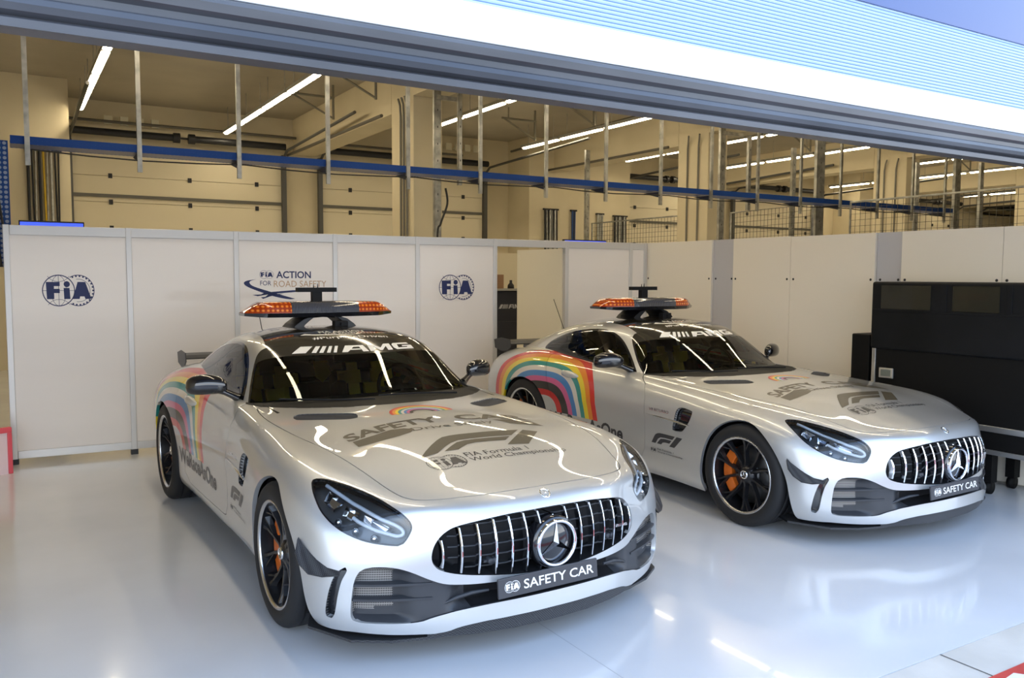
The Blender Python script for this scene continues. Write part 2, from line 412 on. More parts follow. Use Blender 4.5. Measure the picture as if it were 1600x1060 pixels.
#@@CAR
# ---------------------------------------------------------------- decals: flat outlines laid on the shells
def text2d(s, size=1.0, bold=0.0, shear=0.0, space=1.0):
    cu = bpy.data.curves.new('t', 'FONT'); cu.body = s; cu.size = size; cu.offset = bold; cu.shear = shear
    cu.space_character = space; cu.resolution_u = 3
    o = bpy.data.objects.new('t', cu); COL.objects.link(o)
    dg = bpy.context.evaluated_depsgraph_get(); dg.update()
    me = bpy.data.meshes.new_from_object(o.evaluated_get(dg))
    v = [(p.co.x, p.co.y) for p in me.vertices]; f = [tuple(p.vertices) for p in me.polygons]
    bpy.data.objects.remove(o); bpy.data.curves.remove(cu); bpy.data.meshes.remove(me)
    # one winding everywhere
    f = [q if sum(v[q[k]][0]*v[q[(k+1) % len(q)]][1]-v[q[(k+1) % len(q)]][0]*v[q[k]][1] for k in range(len(q))) > 0 else tuple(reversed(q)) for q in f]
    return v, f
def box2d(g, x0, y0, x1, y1):
    """stretch a 2D outline to fill a box"""
    v, f = g; a = min(p[0] for p in v); b = max(p[0] for p in v); c = min(p[1] for p in v); d = max(p[1] for p in v)
    return [(x0+(p[0]-a)/(b-a)*(x1-x0), y0+(p[1]-c)/(d-c)*(y1-y0)) for p in v], f
def merge2d(*gs):
    V, F = [], []
    for v, f in gs: b = len(V); V += list(v); F += [tuple(i+b for i in q) for q in f]
    return V, F
def polyg(pts):
    """triangulated polygon"""
    from mathutils.geometry import tessellate_polygon
    v = [(p[0], p[1]) for p in pts]; tr = tessellate_polygon([[Vector((p[0], p[1], 0)) for p in v]])
    f = []
    for t in tr:
        a, b, c = [v[i] for i in t]
        f.append(tuple(t) if (b[0]-a[0])*(c[1]-a[1])-(c[0]-a[0])*(b[1]-a[1]) > 0 else tuple(reversed(t)))
    return v, f
def ring2d(cx, cy, r0, r1, a0=0, a1=360, n=40, sx=1.0):
    v, f = [], []
    for k in range(n+1):
        t = math.radians(a0+(a1-a0)*k/n)
        for r in (r0, r1): v.append((cx+r*math.cos(t)*sx, cy+r*math.sin(t)))
    for k in range(n): f.append((2*k, 2*k+1, 2*k+3, 2*k+2))
    return v, f
def line2d(x0, y0, x1, y1, w):
    d = math.hypot(x1-x0, y1-y0); nx, ny = -(y1-y0)/d*w/2, (x1-x0)/d*w/2
    return [(x0-nx, y0-ny), (x1-nx, y1-ny), (x1+nx, y1+ny), (x0+nx, y0+ny)], [(0, 1, 2, 3)]
def fia2d(fine=True):
    """globe and gear roundel with the three letters, width 1.62, height 1"""
    g = [ring2d(.5, .5, .47, .5), ring2d(1.12, .5, .47, .5, -118, 118, 30)]
    g[1] = ring2d(1.10, .5, .475, .5, -122, 122, 34)
    if fine:
        g += [line2d(.5, .02, .5, .98, .014), line2d(.03, .5, .97, .5, .012)]
        for s in (-1, 1):
            a = [(.5+s*.23*math.cos(t), .5+.48*math.sin(t)) for t in [math.radians(-90+180*k/14) for k in range(15)]]
            g += [line2d(*a[k], *a[k+1], .012) for k in range(14)]
            b = [(.5+.36*math.cos(t), .5+s*(.58-.30*math.sin(t))) for t in [math.radians(25+130*k/10) for k in range(11)]]
            g += [line2d(*b[k], *b[k+1], .012) for k in range(10)]
        g += [ring2d(1.10, .5, .355, .368, -100, 100, 24)]
        for k in range(17):
            t = math.radians(-112+k*14); c, s = math.cos(t), math.sin(t)
            g.append(line2d(1.10+.43*c, .5+.43*s, 1.10+.48*c, .5+.48*s, .05))
    F_ = polyg([(.14,.23),(.36,.23),(.36,.42),(.53,.42),(.53,.555),(.36,.555),(.36,.64),(.535,.64),(.535,.77),(.12,.77)])
    I_ = polyg([(.66,.23),(.85,.23),(.83,.58),(.65,.58)])
    A_ = [polyg([(.92,.23),(1.13,.23),(1.15,.31),(1.28,.31),(1.31,.23),(1.50,.23),(1.32,.77),(1.08,.77)])]
    g += [F_, I_, ring2d(.75, .70, .0, .095, 0, 360, 20)] + A_
    return merge2d(*g)
def f12d():
    """italic racing mark made of two nested strokes and a slanted bar, unit height"""
    a = [(0,0),(.30,.42),(.36,.50)]
    o = catmull([(.0,.0),(.22,.42),(.47,.80),(.85,.97),(1.3,1.0)], 6, False)
    A = [tuple(p) for p in o] + [(2.62,1.0),(2.32,.66),(1.5,.66),(1.02,.62),(.74,.45),(.45,.0)]
    B = [(.60,0),(.86,.33),(1.05,.50),(1.45,.56),(2.24,.56),(1.98,.26),(1.50,.26),(1.25,.2),(1.08,.0)]
    Cc = [(1.95,0),(2.80,1.0),(3.42,1.0),(2.52,0)]
    return merge2d(polyg(A), polyg(B), polyg(Cc))
def decal(name, geo, fn, shells, m, parent, lift=0.0012, step=0.035, label=None):
    """fn(u, v) -> (ray origin, ray direction)"""
    v, f = geo; S = Shell([(p[0], p[1], 0) for p in v], [(0,0,1)]*len(v), f)
    # metric size of the steps
    us = [p[0] for p in v]; vs = [p[1] for p in v]; faces = S.F
    for ax, lo, hi in ((0, min(us), max(us)), (1, min(vs), max(vs))):
        n = int((hi-lo)/step)
        for k in range(1, n+1):
            c = lo+(hi-lo)*k/(n+1); a, b = S.split(faces, (lambda p, nn: p.x-c) if ax == 0 else (lambda p, nn: p.y-c)); faces = a+b
    P, Nn, used, F = [], [], {}, []
    for q in faces:
        ok = True; r = []
        for i in q:
            if i not in used:
                o, d = fn(S.V[i].x, S.V[i].y); best = None
                for sh, bv in shells:
                    h = bv.ray_cast(o, d)
                    if h[0] is not None and (best is None or h[3] < best[1]):
                        fi = sh.F[h[2]]; ws = [1/(((sh.V[j]-h[0]).length)+1e-5) for j in fi]
                        nrm = Vector((0,0,0))
                        for w, j in zip(ws, fi): nrm += sh.N[j]*w
                        best = (h[0], h[3], nrm.normalized())
                if best is None: used[i] = None
                else: used[i] = len(P); P.append(best[0]+best[2]*lift); Nn.append(best[2])
            if used[i] is None: ok = False
            r.append(used[i])
        if ok: F.append(tuple(r))
    if not F: return None
    n = (P[F[0][1]]-P[F[0][0]]).cross(P[F[0][2]]-P[F[0][0]])
    if n.dot(Nn[F[0][0]]) < 0: F = [tuple(reversed(q)) for q in F]
    me = bpy.data.meshes.new(name); me.from_pydata([tuple(p) for p in P], [], F)
    me.polygons.foreach_set('use_smooth', [True]*len(F)); me.update()
    me.normals_split_custom_set_from_vertices([tuple(p) for p in Nn])
    o = link(name, me, m, parent)
    if label: o['label'] = label
    return o

# ---------------------------------------------------------------- car materials
def rainbow_paint():
    m = bpy.data.materials.get('silver_paint').copy(); m.name = 'silver_paint_with_rainbow'; MATS['rb'] = m
    N, L, B = nodes(m)
    tc = N.new('ShaderNodeTexCoord'); s = N.new('ShaderNodeSeparateXYZ'); L.new(tc.outputs['Object'], s.inputs[0])
    def M(op, a, b=None, c=None):
        n = N.new('ShaderNodeMath'); n.operation = op
        for i, x in enumerate((a, b, c)):
            if x is None: continue
            if isinstance(x, (int, float)): n.inputs[i].default_value = x
            else: L.new(x, n.inputs[i])
        return n.outputs[0]
    X, Y, Z = s.outputs
    # arch bands: foot of the arch at x=-2.31, z=.47; right leg runs straight down
    dx = M('SUBTRACT', X, -2.31); dz = M('SUBTRACT', Z, 0.47)
    dzp = M('MAXIMUM', dz, 0.0)
    ay = M('ABSOLUTE', Y)
    # rear part is stretched (the bow flattens towards the tail)
    neg = M('MULTIPLY', M('MINIMUM', dx, 0.0), 0.86); pos = M('MAXIMUM', dx, 0.0)
    # height on the haunch measured along the surface: add the inward lean
    lean = M('MULTIPLY', M('MAXIMUM', M('SUBTRACT', 0.94, ay), 0.0), 0.25)
    zz = M('ADD', dzp, lean)
    pw = M('ADD', M('POWER', M('ADD', M('ABSOLUTE', M('ADD', neg, pos)), 1e-5), 2.6), M('POWER', M('ADD', M('MULTIPLY', zz, 1.32), 1e-5), 2.6))
    r = M('POWER', pw, 1/2.6)
    r = M('SUBTRACT', r, M('MULTIPLY', M('MULTIPLY', M('MAXIMUM', M('SUBTRACT', 0.60, Z), 0.0), 0.20), M('GREATER_THAN', dx, 0.0)))
    rp = N.new('ShaderNodeValToRGB'); rp.color_ramp.interpolation = 'CONSTANT'
    bands = [(0.0, (.55,.55,.53)), (.155, (.62,.012,.015)), (.225, (.014,.014,.018)), (.315, (.70,.12,.30)), (.375, (.055,.24,.56)), (.435, (.80,.74,.64)),
             (.49, (.02,.30,.27)), (.545, (.93,.70,.02)), (.60, (.90,.27,.015)), (.655, (.72,.02,.015))]
    e = rp.color_ramp.elements
    for k, (p, c) in enumerate(bands):
        el_ = e[k] if k < 2 else e.new(p)
        el_.position = p; el_.color = (c[0]*.8, c[1]*.8, c[2]*.8, 1)
    L.new(r, rp.inputs[0])
    ins = M('MULTIPLY', M('LESS_THAN', r, 0.715), M('GREATER_THAN', r, 0.155))
    ins = M('MULTIPLY', ins, M('GREATER_THAN', ay, M('ADD', 0.755, M('MULTIPLY', 0.12, M('MINIMUM', M('ADD', X, 2.3), 0.0)))))
    ins = M('MULTIPLY', ins, M('GREATER_THAN', Z, 0.458))
    mx = N.new('ShaderNodeMix'); mx.data_type = 'RGBA'; L.new(ins, mx.inputs[0]); mx.inputs[6].default_value = B.inputs['Base Color'].default_value
    L.new(rp.outputs[0], mx.inputs[7]); L.new(mx.outputs[2], B.inputs['Base Color'])
    L.new(M('MULTIPLY', M('SUBTRACT', 1.0, ins), B.inputs['Metallic'].default_value), B.inputs['Metallic'])
    return m
RAINBOW = rainbow_paint()
def glass_mat(name, tint, refl=1.0):
    m = bpy.data.materials.new(name); m.use_nodes = True; N = m.node_tree.nodes; L = m.node_tree.links; N.clear()
    o = N.new('ShaderNodeOutputMaterial'); t = N.new('ShaderNodeBsdfTransparent'); g = N.new('ShaderNodeBsdfGlossy'); x = N.new('ShaderNodeMixShader'); f = N.new('ShaderNodeFresnel')
    t.inputs[0].default_value = (*tint, 1); g.inputs['Roughness'].default_value = 0.01; g.inputs[0].default_value = (refl, refl, refl, 1); f.inputs[0].default_value = 1.55
    L.new(f.outputs[0], x.inputs[0]); L.new(t.outputs[0], x.inputs[1]); L.new(g.outputs[0], x.inputs[2]); L.new(x.outputs[0], o.inputs[0])
    return m
WGLASS = glass_mat('windscreen_glass', (.60,.68,.63), .75); SGLASS = glass_mat('side_glass', (.22,.26,.24)); LGLASS = glass_mat('lamp_glass', (.88,.90,.92))
GAP = mat('panel_gap', (.01,.01,.01), rough=.8)
BAND = mat('sun_band', (.030,.027,.020), rough=.10, coat=.6)
ORANGE = mat('orange_caliper', (.62,.13,.01), rough=.35, coat=.5)
DISC = mat('brake_disc', (.10,.10,.10), rough=.4, metal=.8)
YELLOW = mat('yellow_webbing', (.95,.74,.05), rough=.7)
SEAT = mat('black_seat_leather', (.006,.006,.007), rough=.6, spec=.2)
GOLDTXT = mat('bronze_grey_lettering', (.075,.062,.040), rough=.4, metal=.0, coat=.3)
DARKTXT = mat('dark_lettering', (.03,.03,.035), rough=.35, coat=.4)
WHITETXT = mat('white_lettering', (.85,.83,.78), rough=.4)
def holes_mat(name, c0, c1, scale):
    m = mat(name, c0, rough=.6, metal=.0, spec=.25); N, L, B = nodes(m)
    tc = N.new('ShaderNodeTexCoord'); vo = N.new('ShaderNodeTexVoronoi'); vo.inputs['Scale'].default_value = scale; vo.inputs['Randomness'].default_value = 0.0
    r = N.new('ShaderNodeValToRGB'); r.color_ramp.elements[0].position = .30; r.color_ramp.elements[1].position = .38
    r.color_ramp.elements[0].color = (*c1, 1); r.color_ramp.elements[1].color = (*c0, 1)
    L.new(tc.outputs['Object'], vo.inputs['Vector']); L.new(vo.outputs['Distance'], r.inputs[0]); L.new(r.outputs[0], B.inputs['Base Color'])
    return m
VENTM = holes_mat('perforated_vent', (.035,.04,.055), (.003,.003,.004), 110)
def mesh_mat():
    m = mat('radiator_mesh', (.1,.1,.1), rough=.5, metal=.3); N, L, B = nodes(m)
    tc = N.new('ShaderNodeTexCoord'); s = N.new('ShaderNodeSeparateXYZ'); L.new(tc.outputs['Object'], s.inputs[0]); fac = []
    for ax, sc in ((1, 1000), (2, 640)):
        a = N.new('ShaderNodeMath'); a.operation = 'MULTIPLY'; a.inputs[1].default_value = sc; L.new(s.outputs[ax], a.inputs[0])
        b = N.new('ShaderNodeMath'); b.operation = 'SINE'; L.new(a.outputs[0], b.inputs[0]); fac.append(b.outputs[0])
    mx = N.new('ShaderNodeMath'); mx.operation = 'MAXIMUM'; L.new(fac[0], mx.inputs[0]); L.new(fac[1], mx.inputs[1])
    r = N.new('ShaderNodeValToRGB'); r.color_ramp.elements[0].position = .25; r.color_ramp.elements[1].position = .65
    r.color_ramp.elements[0].color = (.02,.02,.02,1); r.color_ramp.elements[1].color = (.34,.32,.30,1)
    L.new(mx.outputs[0], r.inputs[0]); L.new(r.outputs[0], B.inputs['Base Color']); return m
RADM = mesh_mat()
def carbon_weave(m):
    N, L, B = nodes(m); tc = N.new('ShaderNodeTexCoord'); ck = N.new('ShaderNodeTexChecker'); ck.inputs['Scale'].default_value = 180
    ck.inputs[1].default_value = (.018,.018,.02,1); ck.inputs[2].default_value = (.06,.06,.062,1)
    L.new(tc.outputs['Object'], ck.inputs[0]); L.new(ck.outputs[0], B.inputs['Base Color'])
carbon_weave(CARBON)

# ---------------------------------------------------------------- the car
car = empty('safety_car', (2.0039, 3.8558, 0), -1.5451)
mirror_pts = lambda P: P + [(x, -y, z) for x, y, z in reversed(P) if abs(y) > 1e-6]
X1, Z1, Y1 = (1,0,0), (0,0,1), (0,1,0)
def yz(P): return [(0, y, z) for y, z in P]
def xz(P): return [(x, 1, z) for x, z in P]
def xy(P): return [(x, y, 0) for x, y in P]
sym = lambda P: P + [(-y, z) for y, z in reversed(P) if abs(y) > 1e-6]
front = lambda p: (0.15 - p.x)
F = BODY.F
def take(F, f):
    return BODY.split(F, f)
# wheel arches
def arch(cx, cz, pts): return proj_cut(xz(pts), Y1, 4, lambda p: .62-p.y)
fa = [(-.352,.05),(-.362,.16),(-.375,.33),(-.307,.516),(-.205,.632),(-.077,.694),(.063,.699),(.191,.642),(.290,.544),(.362,.403),(.388,.28),(.405,.16),(.41,.05)]
ra = [(-2.63-.40,.05),(-2.63-.395,.2),(-2.63-.375,.345),(-2.63-.33,.53),(-2.63-.22,.66),(-2.63-.07,.712),(-2.63+.07,.712),(-2.63+.22,.66),(-2.63+.33,.53),(-2.63+.375,.345),(-2.63+.38,.2),(-2.63+.38,.05)]
_, F = take(F, arch(0, .33, fa)); _, F = take(F, arch(-2.63, .345, ra))
# headlight
HL = [(.265,.880,.734),(.300,.835,.739),(.40,.766,.722),(.51,.700,.694),(.615,.652,.657),(.668,.618,.624),(.689,.604,.592),(.690,.614,.555),(.686,.648,.516),(.662,.690,.512),(.605,.770,.525),(.550,.832,.552),(.495,.875,.585),(.430,.902,.628),(.37,.908,.672),(.310,.903,.712)]
HLD = (.62,.52,.58)
hlf = proj_cut(HL, HLD, 5, lambda p: max(.15-p.x, .45-p.y))
HLF, F = take(F, hlf)
# grille, lower intake, gill slots, bottom edge
grp = [(0,.622),(.08,.621),(.255,.615),(.42,.592),(.488,.562),(.53,.515),(.545,.46),(.530,.420),(.495,.400),(.43,.385),(.316,.372),(.19,.360),(.06,.353),(0,.352)]
grf = proj_cut(yz(sym(grp[:-1]+[(0,.352)])), X1, 4, front); GRF, F = take(F, grf)
inp = [(0,.341),(.3,.340),(.434,.342),(.50,.349),(.559,.372),(.62,.403),(.68,.424),(.743,.430),(.786,.424),(.812,.405),(.829,.363),(.838,.297),(.842,.237),(.836,.207),(.81,.196),(.74,.193),(.65,.192),(.59,.196),(.548,.209),(.494,.222),(.437,.234),(.325,.247),(.2,.252),(0,.254)]
inf = proj_cut(yz(sym(inp)), X1, 4, front); INF, F = take(F, inf)
gill = [(.575,.857,.416),(.553,.885,.384),(.535,.904,.318),(.523,.914,.245),(.522,.913,.217),(.531,.905,.214),(.541,.897,.238),(.551,.888,.312),(.563,.876,.372)]
_gf = proj_cut(gill, (.75,.65,0), 4, lambda p: .6-p.y); gif = lambda p, n: _gf(p, n)-.010; GIF, F = take(F, gif)
lb = [(0,.184),(.2,.182),(.33,.178),(.40,.170),(.445,.162),(.485,.147),(.54,.139),(.684,.141),(.83,.149),(.905,.144),(1.05,.140),(1.05,0),(0,0)]
lbf = proj_cut(yz(lb[:1]+lb[1:]), X1, 0, lambda p: .25-p.x)
lbs = poly_sdf([(-1.2,-.2),(-1.2,.140),(-1.05,.140),(-.905,.144),(-.83,.149),(-.684,.141),(-.54,.139),(-.485,.147),(-.445,.162),(-.40,.170),(-.33,.178),(-.2,.182),(0,.184),(.2,.182),(.33,.178),(.40,.170),(.445,.162),(.485,.147),(.54,.139),(.684,.141),(.83,.149),(.905,.144),(1.05,.140),(1.2,.140),(1.2,-.2)])
LBF, F = take(F, lambda p, n: max(lbs(p.y, p.z), .25-p.x))
# hood, its vents, cowl
hdp = [(.747,0),(.738,.25),(.705,.41),(.672,.50),(.640,.556),(.600,.592),(.555,.615),(.44,.648),(.30,.681),(.15,.708),(0,.730),(-.35,.775),(-.70,.795),(-.98,.775),(-1.03,.735),(-.93,.650),(-.837,.562),(-.76,.45),(-.70,.338),(-.665,.15),(-.660,0)]
hdf = proj_cut([(x, y, 0) for x, y in hdp] + [(x, -y, 0) for x, y in reversed(hdp[1:-1])], Z1, 4, lambda p: .55-p.z)
HD, F = take(F, hdf)
HG, HD = BODY.split(HD, lambda p, n: -(hdf(p, n)+.0045))
ventp = [(-.680,.655),(-.692,.61),(-.61,.485),(-.530,.368),(-.445,.380),(-.428,.405),(-.44,.465),(-.575,.660),(-.63,.675)]
vtf = proj_cut(xy(ventp), Z1, 4, lambda p: .6-p.z); VT, HD = BODY.split(HD, vtf)
cwf = proj_cut([(x, y, 0) for x, y in [(-.65,0),(-.662,.15),(-.697,.338),(-.757,.45),(-.834,.562),(-.93,.652),(-1.03,.737),(-1.185,.782),(-1.5,.70),(-1.5,-.1),(-.65,-.1)]], Z1, 0, lambda p: .6-p.z)
CW, F = take(F, cwf)
# opening of the cabin below the greenhouse
cop = proj_cut(xy([(-1.22,.715),(-1.5,.715),(-2.1,.72),(-2.4,.68),(-2.6,.62),(-2.9,.54),(-3.2,.40),(-3.22,-.1),(-1.10,-.1),(-1.10,.45),(-1.15,.65)]), Z1, 0, lambda p: .8-p.z)
_, CW = BODY.split(CW, cop); _, F = take(F, cop)
# side vent, door, seams
svf = proj_cut(xz([(-.623,.697),(-.503,.699),(-.470,.683),(-.494,.612),(-.556,.541),(-.60,.531),(-.665,.533),(-.655,.60)]), Y1, 4, lambda p: .6-p.y); SV, F = take(F, svf)
drp = [(-1.30,.95),(-1.193,.875),(-1.066,.818),(-1.010,.734),(-.995,.640),(-.982,.567),(-.978,.442),(-.987,.330),(-1.016,.272),(-1.06,.262),(-1.6,.252),(-1.95,.252),(-2.08,.30),(-2.16,.45),(-2.215,.62),(-2.30,.80),(-2.35,.87),(-2.41,.93),(-2.43,.99),(-2.0,1.0),(-1.5,1.0)]
dsd = poly_sdf(drp); drf = lambda p, n: max(dsd(p.x, p.z), .60-p.y)
DR, F = take(F, drf); DG, DR = BODY.split(DR, lambda p, n: -(drf(p, n)+.0035))
DG = [f for f in DG if sum(BODY.V[i].y for i in f)/len(f) > .72]
def jline(p):
    if p.y > .84: return p.z-(.637+.24*(p.x-.236))
    return (.50-.35*(p.y-.62))-p.x
JF, F = take(F, lambda p, n: max(jline(p), .14-p.x, p.x-1.5))
# fuel flap seam on the haunch
fuel = lambda p, n: max(abs(math.hypot(p.x+2.50, (p.z-.86)*1.2)-.072)-.0016, .7-p.y)
bodyo = shell_mesh('body_shell', BODY, F, RAINBOW, car, rim=.022)
bump = shell_mesh('front_bumper', BODY, JF, SILVER, car, rim=.022)
hood = shell_mesh('hood', BODY, HD, SILVER, car, rim=.012)
shell_mesh('panel_gap', BODY, HG, GAP, car, offset=-.006)
shell_mesh('cowl', BODY, CW, BLACKMATTE, car, offset=-.004)
for mir in (False, True):
    d = shell_mesh('door', BODY, DR, RAINBOW, car, both=False, mirror=mir, rim=.012)
    shell_mesh('door_seam', BODY, DG, GAP, d, both=False, mirror=mir, offset=-.004)
    s = -1 if mir else 1
    h = MB(); pts = [(-2.095,.918,.800),(-2.06,.934,.806),(-1.98,.938,.803),(-1.90,.930,.795),(-1.875,.912,.788)]
    h.tube([(x, y*s, z) for x, y, z in pts], [.008,.026,.030,.022,.006], 12); h.build('door_handle', SILVER, d)
    v = shell_mesh('hood_vent', BODY, VT, VENTM, hood, both=False, mirror=mir, offset=-.004, rim=-.004)
    sv = shell_mesh('side_vent', BODY, SV, BLACKGLOSS, car, both=False, mirror=mir, offset=-.03, rim=-.03)
    f_ = MB(); f_.prism([(-.975,.950*s,.612),(-.80,.957*s,.602),(-.60,.966*s,.590),(-.48,.980*s,.588),(-.475,.980*s,.594),(-.60,.966*s,.606),(-.80,.957*s,.612)], (0,.012*s,0)); f_.build('vent_fin', CHROME, sv, bevel=.002)
    gl = shell_mesh('gill_slot', BODY, GIF, BLACKGLOSS, car, both=False, mirror=mir, offset=-.035, rim=-.035)
# bumper insert behind the lower intake: deeper at the radiators and in the middle
def duct(sh, faces, depth, name, mats, pick=None):
    idx, V, Fs, mi = {}, [], [], []
    for f in faces:
        c = sum((sh.V[i] for i in f), Vector())/len(f)
        Fs.append(tuple(idx.setdefault(i, len(idx)) for i in f)); mi.append(pick(c) if pick else 0)
    inv = {k: i for i, k in idx.items()}
    V = [sh.V[inv[k]] + Vector((-depth(sh.V[inv[k]]), 0, 0)) for k in range(len(inv))]
    bd = sh.boundary(faces); rimv = {}
    for a, b in bd:
        if abs(sh.V[a].y) < 1e-4 and abs(sh.V[b].y) < 1e-4: continue
        for i in (a, b):
            if i not in rimv: rimv[i] = len(V); V.append(sh.V[i].copy())
        Fs.append((idx[b], idx[a], rimv[a], rimv[b])); mi.append(0)
    n = len(V); V2 = V + [Vector((p.x, -p.y, p.z)) for p in V]; F2 = Fs + [tuple(i+n for i in reversed(f)) for f in Fs]
    me = bpy.data.meshes.new(name); me.from_pydata([tuple(p) for p in V2], [], F2); me.polygons.foreach_set('material_index', mi+mi)
    me.polygons.foreach_set('use_smooth', [True]*len(F2)); me.update(); me.set_sharp_from_angle(angle=math.radians(45))
    return link(name, me, mats, car)
def sst(a, b, x): t = min(1, max(0, (x-a)/(b-a))); return t*t*(3-2*t)
insd = poly_sdf(sym(inp))
def ddep(p):
    y = abs(p.y); e = min(1, max(0, -insd(p.y, p.z)/.02))
    side = sst(.60, .68, y)*.050; mid = (1-sst(.38, .50, y))*(.065 if p.z < .335 else .03)
    lower = .03*sst(.45, .6, y)
    return .012 + (side+mid)*1.0*e
ins = duct(BODY, INF, ddep, 'bumper_insert', [DARKPLASTIC, RADM, BLACKMATTE],
     lambda c: 1 if (c.y > .665 and c.y < .828 and .235+(.80-c.y)*.15 < c.z < .415) else (2 if c.y < .40 and c.z < .32 else 0))
def xfront(y, z, bv=BODY.bvh()):
    h = bv.ray_cast(Vector((2, abs(y), z)), Vector((-1, 0, 0))); return h[0].x if h[0] else .7
for s in (1, -1):
    for z in (.352, .290):
        mb = MB(); ys = [.832,.80,.76,.70,.64,.58,.54]; up, lo = [], []
        for k, y in enumerate(ys):
            x = xfront(y, z)-.006; dz = .006*(1-k/7)
            up.append((x, y*s, z+.0025)); lo.append((x-.032, y*s, z+.008))
        P = up+lo[::-1]; n = len(up)
        vs = up + lo + [(a, b, c-.010) for a, b, c in up] + [(a, b, c-.010) for a, b, c in lo]
        fs = []
        for k in range(n-1):
            fs += [(k, k+1, n+k+1, n+k), (2*n+k, 3*n+k, 3*n+k+1, 2*n+k+1), (k, 2*n+k, 2*n+k+1, k+1)]
        fs += [(0, n, 3*n, 2*n), (n-1, 3*n-1, 4*n-1, 2*n-1)]
        mb.add(vs, fs); mb.build('intake_fin', DARKPLASTIC, ins)
# centre: air guides left and right of the plate
for s in (1, -1):
    mb = MB(); pts = [(xfront(y, z)-.02, y*s, z) for y, z in ((.54,.235),(.49,.262),(.44,.283),(.38,.298),(.31,.302))]
    mb.tube(pts, [.004,.007,.009,.009,.006], 8); mb.build('air_guide', DARKPLASTIC, ins)
# splitter
mb = MB(); out, inn = [], []
for y in [-.945,-.90,-.84,-.70,-.54,-.39,-.2,0,.2,.39,.54,.70,.84,.90,.945]:
    a = abs(y); x = {.945:.36,.90:.46,.84:.595,.70:.69,.54:.75,.39:.80,.2:.838,0:.848}[a]; out.append((x, y, .022*(1-sst(.30, .62, a)))); inn.append((x-.22, y*.9, .022*(1-sst(.30, .62, a))))
vs = [(x, y, .108+q) for x, y, q in out]+[(x, y, .120+q) for x, y, q in out]+[(x, y, .108+q) for x, y, q in inn]+[(x, y, .120+q) for x, y, q in inn]; n = len(out); fs = []
for k in range(n-1): fs += [(k, k+1, n+k+1, n+k), (n+k, n+k+1, 3*n+k+1, 3*n+k), (2*n+k, k, k+1, 2*n+k+1)]
mb.add(vs, fs); mb.build('front_splitter', CARBON, car)
mb = MB(); ys = [-.56,-.5,-.44,-.36,-.2,0,.2,.36,.44,.5,.56]
vs = [(xfront(y, .2)-.018, y, .119) for y in ys]+[(xfront(y, .2)-.012, y, .195) for y in ys]; n = len(ys)
mb.add(vs, [(k, k+1, n+k+1, n+k) for k in range(n-1)], smooth=True); mb.build('lower_lip', CARBON, car)
# canards
for s in (1, -1):
    a = [(.372,.984,.522),(.395,.976,.500),(.427,.962,.478),(.477,.942,.446),(.522,.913,.420),(.563,.874,.410)]
    o_ = [(.380,.992,.515),(.408,1.012,.470),(.445,1.008,.432),(.492,.985,.400),(.535,.940,.392),(.575,.880,.398)]
    vs = []; 
    for p in a: vs.append((p[0], p[1]*s, p[2]))
    for p in o_: vs.append((p[0], p[1]*s, p[2]))
    for p in a: vs.append((p[0]-.004, p[1]*s, p[2]-.008))
    for p in o_: vs.append((p[0]-.004, p[1]*s, p[2]-.006))
    n = 6; fs = []
    for k in range(5): fs += [(k, k+1, n+k+1, n+k), (2*n+k, 3*n+k, 3*n+k+1, 2*n+k+1), (n+k, n+k+1, 3*n+k+1, 3*n+k)]
    mb = MB(); mb.add(vs, fs); mb.build('canard', CARBON, car)
# grille: cavity, slats, star
cav = duct(BODY, GRF, lambda p: .11*min(1, max(0, -grf(p, Vector((1,0,0)))/.015)), 'grille', [BLACKMATTE])
mb = MB()
for zz in (.40,.445,.49,.535,.58):
    ys = [-.53+1.06*k/16 for k in range(17)]; ys = [y for y in ys if poly_sdf(sym(grp))(y, zz) < -.012]
    mb.tube([(xfront(y, zz)-.05, y, zz) for y in ys], .0045, 6)
mb.build('grille_bar', mat('grille_black', (.03,.032,.036), rough=.4), cav)
gsd = poly_sdf(sym(grp))
for k in range(15):
    y = -.504+.072*k; z0 = .3; 
    zs = [z for z in [.30+.004*i for i in range(90)] if gsd(y, z) < -.006]
    zlo, zhi = zs[0], zs[-1]
    spans = [(zlo, zhi)]
    if abs(y) < .115:
        h_ = math.sqrt(max(0, .118**2-y*y)); spans = [(zlo, .470-h_), (.470+h_, zhi)]
    for (a, b) in spans:
        if b-a < .015: continue
        mb = MB(); n = 9; w = .0046; vs = []
        for i in range(n):
            z = a+(b-a)*i/(n-1); x = xfront(y, z)+.002+.010*math.sin(math.pi*(z-zlo)/(zhi-zlo))
            vs += [(x-.034, y-w, z), (x-.006, y-w, z), (x, y-w*.45, z), (x, y+w*.45, z), (x-.006, y+w, z), (x-.034, y+w, z)]
        fs = [(i*6+j, i*6+j+1, (i+1)*6+j+1, (i+1)*6+j) for i in range(n-1) for j in range(5)] + [(0,1,2,3,4,5), tuple((n-1)*6+j for j in (5,4,3,2,1,0))]
        mb.add(vs, fs); mb.build('grille_slat', CHROME, cav)
sx = xfront(.0, .47)+.012
def star_mesh(mb, c, R, r0, th, M=None):
    """three-pointed star with ridges, in the y-z plane facing +x"""
    C0 = Vector((th, 0, 0)); tips, val = [], []
    for k in range(3):
        t = math.radians(90+120*k); tips.append(Vector((0, R*math.cos(t), R*math.sin(t))))
        t = math.radians(150+120*k); val.append(Vector((0, r0*math.cos(t), r0*math.sin(t))))
    for k in range(3):
        for q in (val[k], val[(k-1) % 3]):
            vs = [C0, tips[k], q]; vs = [(M @ v if M else v)+Vector(c) for v in vs]; mb.add(vs, [(0,1,2)])
mb = MB()
mb.lathe([(.090,0),(.090,.006),(.094,.012),(.101,.012),(.105,.006),(.105,-.02)], 48, 'x', c=(sx, 0, .470))
